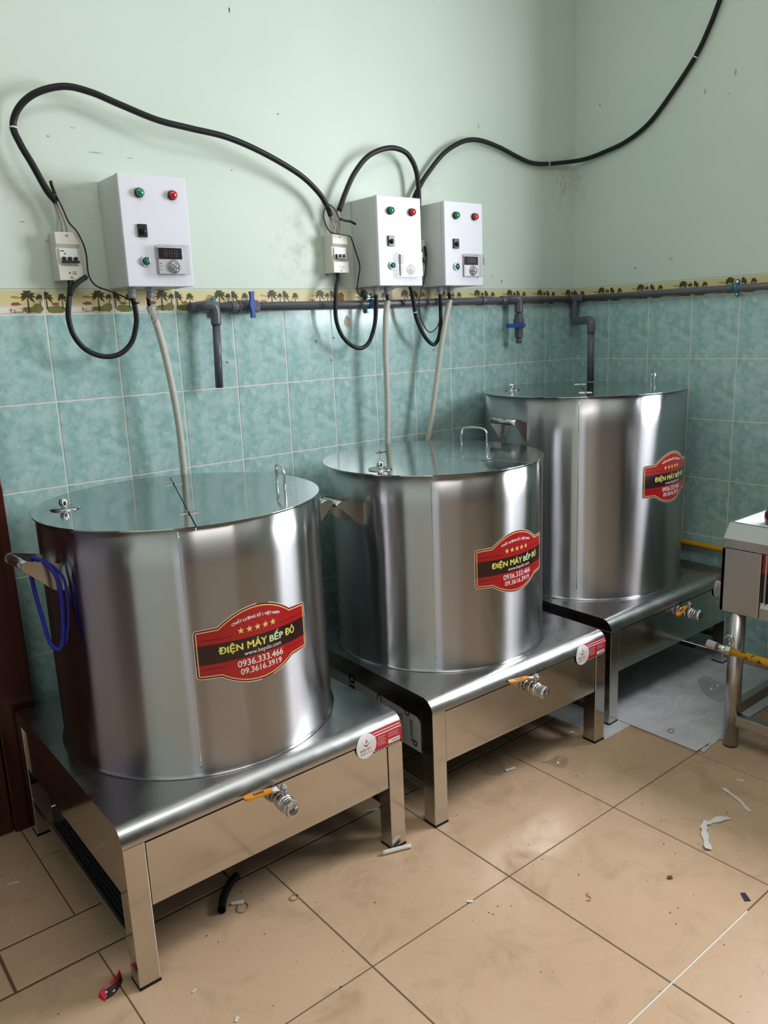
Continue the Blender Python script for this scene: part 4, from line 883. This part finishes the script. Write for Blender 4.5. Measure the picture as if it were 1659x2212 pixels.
# tap 1 in the main line
mb = MB(); mb.cyl((-1.790, YP, ZP-0.005), (-1.765, YP, ZP-0.005), 0.0215, 'grey_pvc', 8, smooth=False); mb.sphere((-1.752, YP, ZP-0.005), 0.022, 'grey_pvc'); mb.cyl((-1.742, YP, ZP-0.005), (-1.714, YP, ZP-0.005), 0.0205, 'grey_pvc', 8, smooth=False); mb.cyl((-1.752, YP, ZP-0.005), (-1.752, YP-0.034, ZP-0.005), 0.010, 'grey_pvc', 16)
tp = mb.build('ball_tap', K); sub(tp)
def tap_handle(c, ax, L0, L1, parent):
    """c centre on the stem, ax unit vector along the handle"""
    ax = V(*ax); oth = V(0, 1, 0).cross(ax); mb = MB()
    prof = [(-L0, 0.0095), (-L0*0.6, 0.0065), (-L0*0.25, 0.0095), (0, 0.0125), (L1*0.25, 0.0095), (L1*0.6, 0.0065), (L1, 0.0095)]
    pts = [V(*c)+ax*a+oth*b for a, b in prof]+[V(*c)+ax*a-oth*b for a, b in reversed(prof)]
    mb.prism(pts, (0, -0.010, 0), 'blue_plastic'); o = mb.build('tap_handle', parent, bevel=0.0015); o['label'] = 'blue tap handle'; return o
tap_handle((-1.755, YP-0.032, ZP-0.001), (0, 0, 1), 0.042, 0.042, tp)
# second tap hanging from a tee
sock((-0.640, YP, ZP+0.004), (-0.585, YP, ZP+0.004)); sock((-0.520, YP, ZP+0.004), (-0.400, YP, ZP+0.005))
mb = MB(); mb.tube(catmull([(-0.485, -0.026, ZP+0.005), (-0.472, -0.050, ZP+0.006), (-0.460, -0.058, ZP+0.007), (-0.452, -0.060, ZP+0.002), (-0.449, -0.060, ZP-0.012), (-0.449, -0.060, ZP-0.050)], 8), 0.0182, 'grey_pvc', 24); mb.build('elbow', K)
mb = MB(); x, y = -0.449, -0.060
for z0, z1, r, sg in ((1.472, 1.460, 0.0125, 20), (1.462, 1.440, 0.0185, 8), (1.440, 1.402, 0.0240, 10), (1.402, 1.362, 0.0175, 8), (1.362, 1.338, 0.0125, 16)): mb.cyl((x, y, z0), (x, y, z1), r, 'grey_pvc', sg, smooth=sg > 12)
mb.cyl((x, y, 1.413), (x, y-0.032, 1.413), 0.009, 'grey_pvc', 16)
tp = mb.build('ball_tap', K); sub(tp)
ax = V(-1, 0.0, 0.0); tap_handle((x-0.026, y-0.030, 1.413), ax, 0.012, 0.088, tp)
# corner tee and the drop that fills the tallest kettle
sock((-0.060, YP, ZP+0.006), (-0.003, YP, ZP+0.006), 0.0178, 'tee'); sock((-0.020, -0.004, ZP+0.006), (-0.020, -0.075, ZP+0.006), 0.0178, 'tee')
mb = MB(); mb.tube(catmull([(-0.026, -0.028, ZP), (-0.026, -0.028, 1.47), (-0.027, -0.029, 1.440), (-0.040, -0.044, 1.424), (-0.075, -0.090, 1.423), (-0.13, -0.165, 1.423), (-0.170, -0.218, 1.424), (-0.184, -0.238, 1.416), (-0.188, -0.243, 1.395), (-0.188, -0.243, 1.370)], 8), 0.0178, 'grey_pvc', 24); mb.build('elbow', K)
mb = MB(); mb.cyl((-0.188, -0.243, 1.372), (-0.196, -0.250, 1.1610), 0.0145, 'grey_pvc', 24); mb.build('drop_pipe', K)
def clamp(c, horizontal_axis, label):
    c = V(*c); mb = MB(); nrm = V(0, -1, 0) if horizontal_axis == 'x' else V(-1, 0, 0); ax = V(1, 0, 0) if horizontal_axis == 'x' else V(0, 1, 0)
    K2 = thing('pipe_clamp', label, 'clamp', tuple(c), 'blue pipe clamps')
    arc = [c+(V(0, 0, 1)*math.cos(a)+nrm*math.sin(a))*0.0150 for a in [PI*k/16 for k in range(17)]]
    q = [p-ax*0.009 for p in arc]; b = 0
    n = len(arc); 
    for p in arc: mb.v += [p-ax*0.009, p+ax*0.009, p-ax*0.009+(p-c).normalized()*0.0022, p+ax*0.009+(p-c).normalized()*0.0022]
    for k in range(n-1):
        i = 4*k; j = i+4
        for a, b2 in ((0, 1), (1, 3), (3, 2), (2, 0)): mb.face((i+a, i+b2, j+b2, j+a), 'blue_clamp', True)
    mb.build('band', K2)
    for s in (-1, 1):
        mb = MB(); p = c+V(0, 0, s*0.024)-nrm*0.012
        mb.cyl(p, p+nrm*0.004, 0.0095, 'blue_clamp', 16); mb.cyl(p+nrm*0.004, p+nrm*0.0065, 0.0045, 'chrome', 12); mb.build('screw_tab', K2)
clamp((-1.872, YP, ZP-0.005), 'x', 'blue pipe clamp behind the downward grey pipe at the left end')
clamp((-1.232, YP, ZP-0.003), 'x', 'blue pipe clamp behind the cable loop of the middle control box')
clamp((-0.020, -0.800, ZP+0.006), 'y', 'blue pipe clamp holding the grey pipe on the right wall')

# ------------------------------------------------------------------ gas pipe on the right wall
mb = MB(); mb.tube(catmull([(-0.022, -0.02, 0.463), (-0.022, -0.4, 0.463), (-0.022, -0.62, 0.464), (-0.022, -0.9, 0.462), (-0.022, -1.6, 0.462), (-0.022, -2.2, 0.462)], 5), 0.012, 'gas_yellow_clean', 16)
tag(mb.build('gas_pipe', origin=(-0.022, -0.02, 0.463)), 'clean yellow gas pipe along the right wall behind the tallest kettle', 'pipe')

# ------------------------------------------------------------------ gas stove table at the right edge
TX, TY = -0.740, -1.180
K = thing('stove_table', 'stainless steel gas stove table cut off by the right edge of the photo', 'stove table', (TX, TY, 0))
mb = MB(); prof = [(TX, 0.692), (TX, 0.722), (TX+0.010, 0.735), (TX+0.034, 0.768), (-0.060, 0.768), (-0.060, 0.692)]
mb.prism([V(x, TY, z) for x, z in prof], (0, -0.92, 0), 'table_steel'); mb.build('table_top', K, bevel=0.002)
mb = MB(); mb.box((TX+0.040, TY-0.90, 0.7682), (-0.075, TY-0.012, 0.7705), 'sheet_metal', 0.001); mb.build('drip_tray', K)
mb = MB(); mb.box((TX, TY-0.128, 0.478), (TX+0.012, TY, 0.690), 'table_steel', 0.0015); mb.box((TX+0.0, TY-0.012, 0.478), (-0.060, TY, 0.690), 'table_steel', 0.0015)
for yy in (-0.008, -0.058, -0.118): mb.sphere((TX-0.0002, TY+yy, 0.691), 0.0028, 'dark_steel', 8)
mb.build('corner_panel', K)
mb = MB(); mb.box((TX+0.012, TY-0.92, 0.530), (TX+0.016, TY-0.128, 0.690), 'soot_black'); mb.box((TX+0.008, TY-0.50, 0.628), (TX+0.012, TY-0.130, 0.690), 'table_red')
mb.box((TX+0.003, TY-0.146, 0.532), (TX+0.008, TY-0.140, 0.690), 'table_steel'); mb.box((TX+0.006, TY-0.200, 0.600), (TX+0.008, TY-0.150, 0.635), 'stk_white'); mb.build('burner_panel', K)
mb = MB(); mb.prism([V(TX, TY-0.132, 0.478), V(TX, TY-0.132, 0.515), V(TX+0.02, TY-0.132, 0.540), V(TX+0.03, TY-0.132, 0.540), V(TX+0.03, TY-0.132, 0.478)], (0, -0.79, 0), 'table_steel'); mb.build('lower_apron', K)
for x, y in ((-0.714, -1.232), (-0.714, -2.05), (-0.10, -1.232), (-0.10, -2.05)):
    mb = MB(); mb.cyl((x, y, 0.006), (x, y, 0.480), 0.0245, 'table_steel', 32); mb.cyl((x, y, 0), (x, y, 0.008), 0.0225, 'black_rubber', 24)
    if x < -0.5: mb.box((x-0.01, y-0.030 if y > -2 else y+0.02, 0.075), (x+0.014, y-0.018 if y > -2 else y+0.032, 0.120), 'dark_steel', 0.001)
    mb.build('leg', K)
mb = MB(); mb.box((-0.728, -2.03, 0.083), (-0.700, -1.250, 0.118), 'table_steel', 0.002); mb.build('stretcher', K)
mb = MB(); mb.box((-0.695, -1.247, 0.110), (-0.12, -1.219, 0.150), 'table_steel', 0.002); mb.build('stretcher', K)
mb = MB(); mb.tube([(-0.776, -1.246, 0.3615), (-0.776, -1.50, 0.356), (-0.776, -2.0, 0.345)], 0.0125, 'gas_yellow', 18); gp = mb.build('gas_rail', K); gp['label'] = 'chipped yellow gas rail'; sub(gp)
mb = MB(); a = V(-0.772, -1.195, 0.362); d = V(0.0, 1, 0.02).normalized()
mb.cyl(V(-0.776, -1.247, 0.3615), V(-0.776, -1.232, 0.362), 0.0160, 'valve_steel', 6, smooth=False); mb.cyl(V(-0.776, -1.234, 0.362), V(-0.775, -1.196, 0.363), 0.0125, 'valve_steel', 16); mb.cyl(V(-0.775, -1.198, 0.363), V(-0.774, -1.166, 0.364), 0.0150, 'table_steel', 8, smooth=False)
mb.cyl(V(-0.776, -1.240, 0.374), V(-0.777, -1.244, 0.392), 0.005, 'valve_steel', 10); mb.tube(catmull([(-0.777, -1.240, 0.390), (-0.779, -1.252, 0.400), (-0.778, -1.246, 0.412), (-0.776, -1.232, 0.412), (-0.776, -1.226, 0.402)], 6), 0.0042, 'valve_steel', 8); mb.build('gas_cock', K)
# squat brown jar on the table, only its edge enters the frame
K = thing('jar', 'squat dark brown jar on the stove table at the right edge', 'jar', (-0.655, -1.305, 0.7707))
mb = MB(); mb.lathe([(0.0005, 0), (0.028, 0), (0.032, 0.006), (0.034, 0.020), (0.033, 0.036), (0.028, 0.046), (0.024, 0.048), (0.0005, 0.048)], 'brown_glass', (-0.655, -1.305, 0.7707), 32); mb.build('glass_body', K)
mb = MB(); mb.lathe([(0.0005, 0.0482), (0.0255, 0.0482), (0.0260, 0.0500), (0.0260, 0.0570), (0.0245, 0.0585), (0.0005, 0.0585)], 'leaf_brown', (-0.655, -1.305, 0.7707), 32); mb.build('lid', K)

# ------------------------------------------------------------------ sheets and litter on the floor
mb = MB(); mb.box((-0.985, -0.925, 0.0002), (-0.56, -0.30, 0.0012), 'sheet_metal'); tag(mb.build('metal_sheet'), 'bright metal sheet between the legs of the middle and tallest kettle stands', 'metal sheet', 'metal sheets on the floor')
mb = MB(); 
mb.poly([(-0.838, -1.180, 0.0028), (-0.05, -1.190, 0.0014), (-0.05, -0.62, 0.0014), (-0.838, -0.62, 0.0014)], 'sheet_metal'); mb2 = mb
mb.poly([(-0.838, -1.180, 0.0014), (-0.838, -0.62, 0.0014), (-0.05, -0.62, 0.0014), (-0.05, -1.190, 0.0014)], 'hole_dark')
for a, b_ in (((-0.838, -1.180), (-0.05, -1.190)), ((-0.838, -0.62), (-0.838, -1.180)), ((-0.05, -1.190), (-0.05, -0.62)), ((-0.05, -0.62), (-0.838, -0.62))):
    za = 0.0028 if a[1] == -1.180 else 0.0026; zb = 0.0028 if b_[1] == -1.180 else 0.0026
    mb.poly([(*a, 0.0014), (*b_, 0.0014), (*b_, zb), (*a, za)], 'hole_dark')
tag(mb.build('metal_sheet'), 'large grey metal sheet lying in front of the tallest kettle, under its stand', 'metal sheet', 'metal sheets on the floor')
def strip(name, pts, w, label, cat='paper strip', mn='paper_white', group='paper strips on the floor', z=0.0012, h=0.0012, lift=0.0):
    P = catmull([(x, y, z) for x, y in pts], 6); mb = MB(); n = len(P)
    L = []; Rr = []
    for i, p in enumerate(P):
        t = (P[min(i+1, n-1)]-P[max(i-1, 0)]).normalized(); s = V(-t.y, t.x, 0); ww = w*(0.85+0.25*math.sin(i*1.3)); zz = V(0, 0, lift*(0.5+0.5*math.sin(i*0.9+1)))
        L.append(p+s*ww/2+zz); Rr.append(p-s*ww/2+V(0, 0, zz.z*0.4))
    for i in range(n-1):
        for dz, rev in ((0, True), (h, False)):
            q = [L[i], L[i+1], Rr[i+1], Rr[i]]; q = [a+V(0, 0, dz) for a in q]; mb.poly(q[::-1] if rev else q, mn)
        for S_ in (L, Rr): mb.poly([S_[i], S_[i+1], S_[i+1]+V(0, 0, h), S_[i]+V(0, 0, h)], mn)
    for S_ in ((L[0], Rr[0]), (L[-1], Rr[-1])): mb.poly([S_[0], S_[1], S_[1]+V(0, 0, h), S_[0]+V(0, 0, h)], mn)
    return tag(mb.build(name, origin=(pts[0][0], pts[0][1], 0)), label, cat, group)
mb = MB(); mb.tube(catmull([(-1.957, -0.889, 0.007), (-1.918, -0.903, 0.0075), (-1.877, -0.918, 0.007)], 4), 0.0062, 'paper_white', 8)
tag(mb.build('paper_roll', origin=(-1.957, -0.889, 0)), 'white rolled paper strip lying by the right front leg of the nearest kettle', 'paper strip', 'paper strips on the floor')
strip('paper_strip', [(-1.287, -1.474), (-1.235, -1.435), (-1.196, -1.410), (-1.165, -1.413), (-1.109, -1.440)], 0.019, 'white bent L-shaped paper strip on the open floor at right', lift=0.006)
strip('paper_strip', [(-0.981, -1.351), (-0.999, -1.402), (-1.037, -1.464)], 0.012, 'straight white paper strip nearest the stove table', lift=0.003)
strip('paper_scrap', [(-0.905, -1.352), (-0.893, -1.372)], 0.009, 'tiny pale paper chip just left of the stove table leg', group='paper scraps on the floor')
strip('paper_scrap', [(-2.785, -0.303), (-2.757, -0.314)], 0.009, 'small white paper scrap left of the nearest kettle by the door', group='paper scraps on the floor', mn='paper_cool')
strip('paper_scrap', [(-2.368, -0.782), (-2.340, -0.798)], 0.010, 'white paper scrap beside the black hose piece', group='paper scraps on the floor', lift=0.004)
strip('paper_scrap', [(-1.391, -0.830), (-1.354, -0.839)], 0.009, 'white paper strip beside the plastic bag under the middle stand', group='paper scraps on the floor', lift=0.003)
strip('paper_scrap', [(-1.861, -0.696), (-1.827, -0.712)], 0.010, 'pale scrap on the wooden strip behind the nearest stand leg', group='paper scraps on the floor', mn='paper_cool')
strip('paper_scrap', [(-1.914, -1.176), (-1.903, -1.187)], 0.008, 'white chip on the tile joint in the middle of the floor', group='paper scraps on the floor')
strip('paper_scrap', [(-2.536, -1.108), (-2.526, -1.100)], 0.007, 'white chip at the bottom edge of the floor', group='paper scraps on the floor')
strip('paper_scrap', [(-2.570, -0.975), (-2.560, -0.972)], 0.004, 'tiny curled white chip right of the nearest stand leg', group='paper scraps on the floor')
strip('paper_scrap', [(-1.055, -0.815), (-1.025, -0.822)], 0.010, 'white torn scrap at the edge of the bright metal sheet', group='paper scraps on the floor', lift=0.004)
strip('paper_scrap', [(-0.828, -1.195), (-0.740, -1.187), (-0.676, -1.190)], 0.014, 'torn grey paper edge along the front of the large metal sheet', group='paper scraps on the floor', mn='paper_cool', lift=0.004)
strip('tape_piece', [(-1.380, -1.618), (-1.398, -1.640)], 0.014, 'dark navy piece of tape on the floor near the right edge', 'tape', 'navy_tape', None)
def ring_(c, rx, ry, a, label, z=0.0022):
    mb = MB(); P = [V(c[0]+rx*math.cos(t)*math.cos(a)-ry*math.sin(t)*math.sin(a), c[1]+rx*math.cos(t)*math.sin(a)+ry*math.sin(t)*math.cos(a), z) for t in [2*PI*k/32 for k in range(33)]]
    mb.tube(P, 0.0013, 'rubber_band', 8, caps=False); tag(mb.build('rubber_band', origin=(c[0], c[1], 0)), label, 'rubber band', 'rubber bands on the floor')
ring_((-2.233, -0.869), 0.012, 0.010, 0.3, 'small tan rubber band on the tile joint in front of the nearest kettle')
ring_((-2.352, -0.812), 0.018, 0.014, 0.8, 'larger tan rubber band beside the black hose piece')
ring_((-0.778, -1.049), 0.014, 0.010, 0.2, 'brown rubber band lying on the large grey metal sheet', 0.0045)
mb = MB(); P = catmull([(-2.309, -0.705, 0.0115), (-2.340, -0.722, 0.0115), (-2.375, -0.756, 0.0115), (-2.402, -0.796, 0.0115)], 8); mb.tube(P, 0.0105, 'black_rubber', 16, caps=False); mb.tube(P, 0.0085, 'black_rubber', 16, caps=False)
tag(mb.build('hose_piece', origin=(-2.309, -0.705, 0)), 'short curved piece of black hose under the front of the nearest stand', 'hose')
mb = MB()
top = catmull([(-2.673, -0.812, 0.013), (-2.684, -0.829, 0.015), (-2.702, -0.836, 0.015), (-2.718, -0.838, 0.013), (-2.729, -0.841, 0.009)], 4)
bot = catmull([(-2.668, -0.818, 0.001), (-2.680, -0.834, 0.001), (-2.700, -0.842, 0.001), (-2.716, -0.846, 0.001), (-2.728, -0.850, 0.001)], 4)
for i in range(len(top)-1): mb.poly([top[i], top[i+1], bot[i+1]+V(0, 0.012, 0), bot[i]+V(0, 0.012, 0)], 'foil_red'); mb.poly([top[i], top[i+1], top[i+1]+V(0.001, -0.007, -0.004), top[i]+V(0.001, -0.007, -0.004)], 'foil_red')
fold = [p+V(0.001, -0.007, -0.004) for p in top]
low = catmull([(-2.676, -0.838, 0.002), (-2.690, -0.852, 0.001), (-2.706, -0.862, 0.001), (-2.718, -0.864, 0.002), (-2.726, -0.862, 0.003)], 4)
for i in range(len(fold)-1): mb.poly([fold[i], fold[i+1], low[i+1], low[i]], 'stk_black')
mb.poly([(-2.731, -0.843, 0.009), (-2.726, -0.866, 0.004), (-2.719, -0.864, 0.008), (-2.722, -0.846, 0.012)], 'lens_pink'); mb.poly([(-2.731, -0.843, 0.009), (-2.726, -0.866, 0.004), (-2.728, -0.868, 0.0005), (-2.734, -0.846, 0.0005)], 'foil_red')
mb.poly([(-2.699, -0.853, 0.0052), (-2.706, -0.8535, 0.0052), (-2.705, -0.858, 0.0042), (-2.699, -0.857, 0.0042)], 'stk_white'); mb.poly([(-2.716, -0.850, 0.0105), (-2.721, -0.851, 0.0105), (-2.719, -0.857, 0.0085), (-2.715, -0.855, 0.0085)], 'stk_white')
tag(mb.build('snack_wrapper', origin=(-2.70, -0.84, 0)), 'crumpled red and black foil wrapper left of the nearest stand leg', 'wrapper')
strip('dry_leaf', [(-1.468, -1.462), (-1.458, -1.470)], 0.009, 'tiny dark red-brown flake in the middle of the right floor tile', 'flake', 'leaf_brown', None, lift=0.003)
mb = MB(); mb.tube(catmull([(-1.664, -1.360, 0.002), (-1.674, -1.362, 0.002), (-1.674, -1.374, 0.002), (-1.684, -1.380, 0.002), (-1.690, -1.374, 0.002)], 6), 0.0011, 'rubber_band', 6); tag(mb.build('string_bit', origin=(-1.677, -1.372, 0)), 'short curly brown bit of string on the open floor', 'string')
def bag(pts, hgt, label, seed, z=0.001):
    rg = random.Random(seed); mb = MB(); n = len(pts); c = V(sum(p[0] for p in pts)/n, sum(p[1] for p in pts)/n, z)
    rings = []; K_ = 6
    P = catmull([(*p, z) for p in pts]+[(*pts[0], z)], 4)[:-1]
    for k in range(K_+1):
        t = k/K_; rings.append([c.lerp(p, t)+V(0, 0, (1-t)*hgt*rg.uniform(0.2, 1.0)+0.0008*(rg.random())) for p in P])
    for k in range(K_):
        for i in range(len(P)):
            j = (i+1) % len(P); mb.poly([rings[k][i], rings[k][j], rings[k+1][j], rings[k+1][i]], 'clear_bag')
    tag(mb.build('plastic_bag', origin=(c.x, c.y, 0)), label, 'plastic bag', 'clear plastic bags on the floor')
bag([(-1.348, -0.702), (-1.43, -0.74), (-1.452, -0.797), (-1.409, -0.838), (-1.350, -0.775)], 0.012, 'clear plastic bag on the floor under the middle kettle stand', 3)
bag([(-1.262, -0.870), (-1.238, -0.890), (-1.196, -0.880), (-1.183, -0.920), (-1.242, -0.945)], 0.016, 'crumpled clear plastic bit in front of the middle stand', 5)
bag([(-0.333, -0.894), (-0.278, -0.899), (-0.300, -0.980), (-0.340, -1.06), (-0.451, -1.062), (-0.429, -0.975)], 0.022, 'clear plastic bag crumpled on the large grey metal sheet', 9, 0.0034)
mb = MB(); rg = random.Random(11)
for k in range(150):
    x, y = rg.uniform(-3.0, -0.5), rg.uniform(-1.9, -0.72)
    if -0.85 < x and y > -1.2: continue
    r = rg.uniform(0.0008, 0.0026); a = rg.uniform(0, PI); mn = rg.choice(['hole_dark', 'line_print', 'leaf_brown', 'paper_white'])
    q = [V(x+r*math.cos(a+t)*(1+0.5*(i % 2)), y+r*0.6*math.sin(a+t), 0.0006) for i, t in enumerate([2*PI*i/6 for i in range(6)])]
    mb.prism(q, (0, 0, 0.0006), mn)
tag(mb.build('grit'), 'scattered dark and pale specks of grit on the tiled floor', 'grit', None, 'stuff')
for o in bpy.data.objects:
    if '_o' in o: del o['_o']
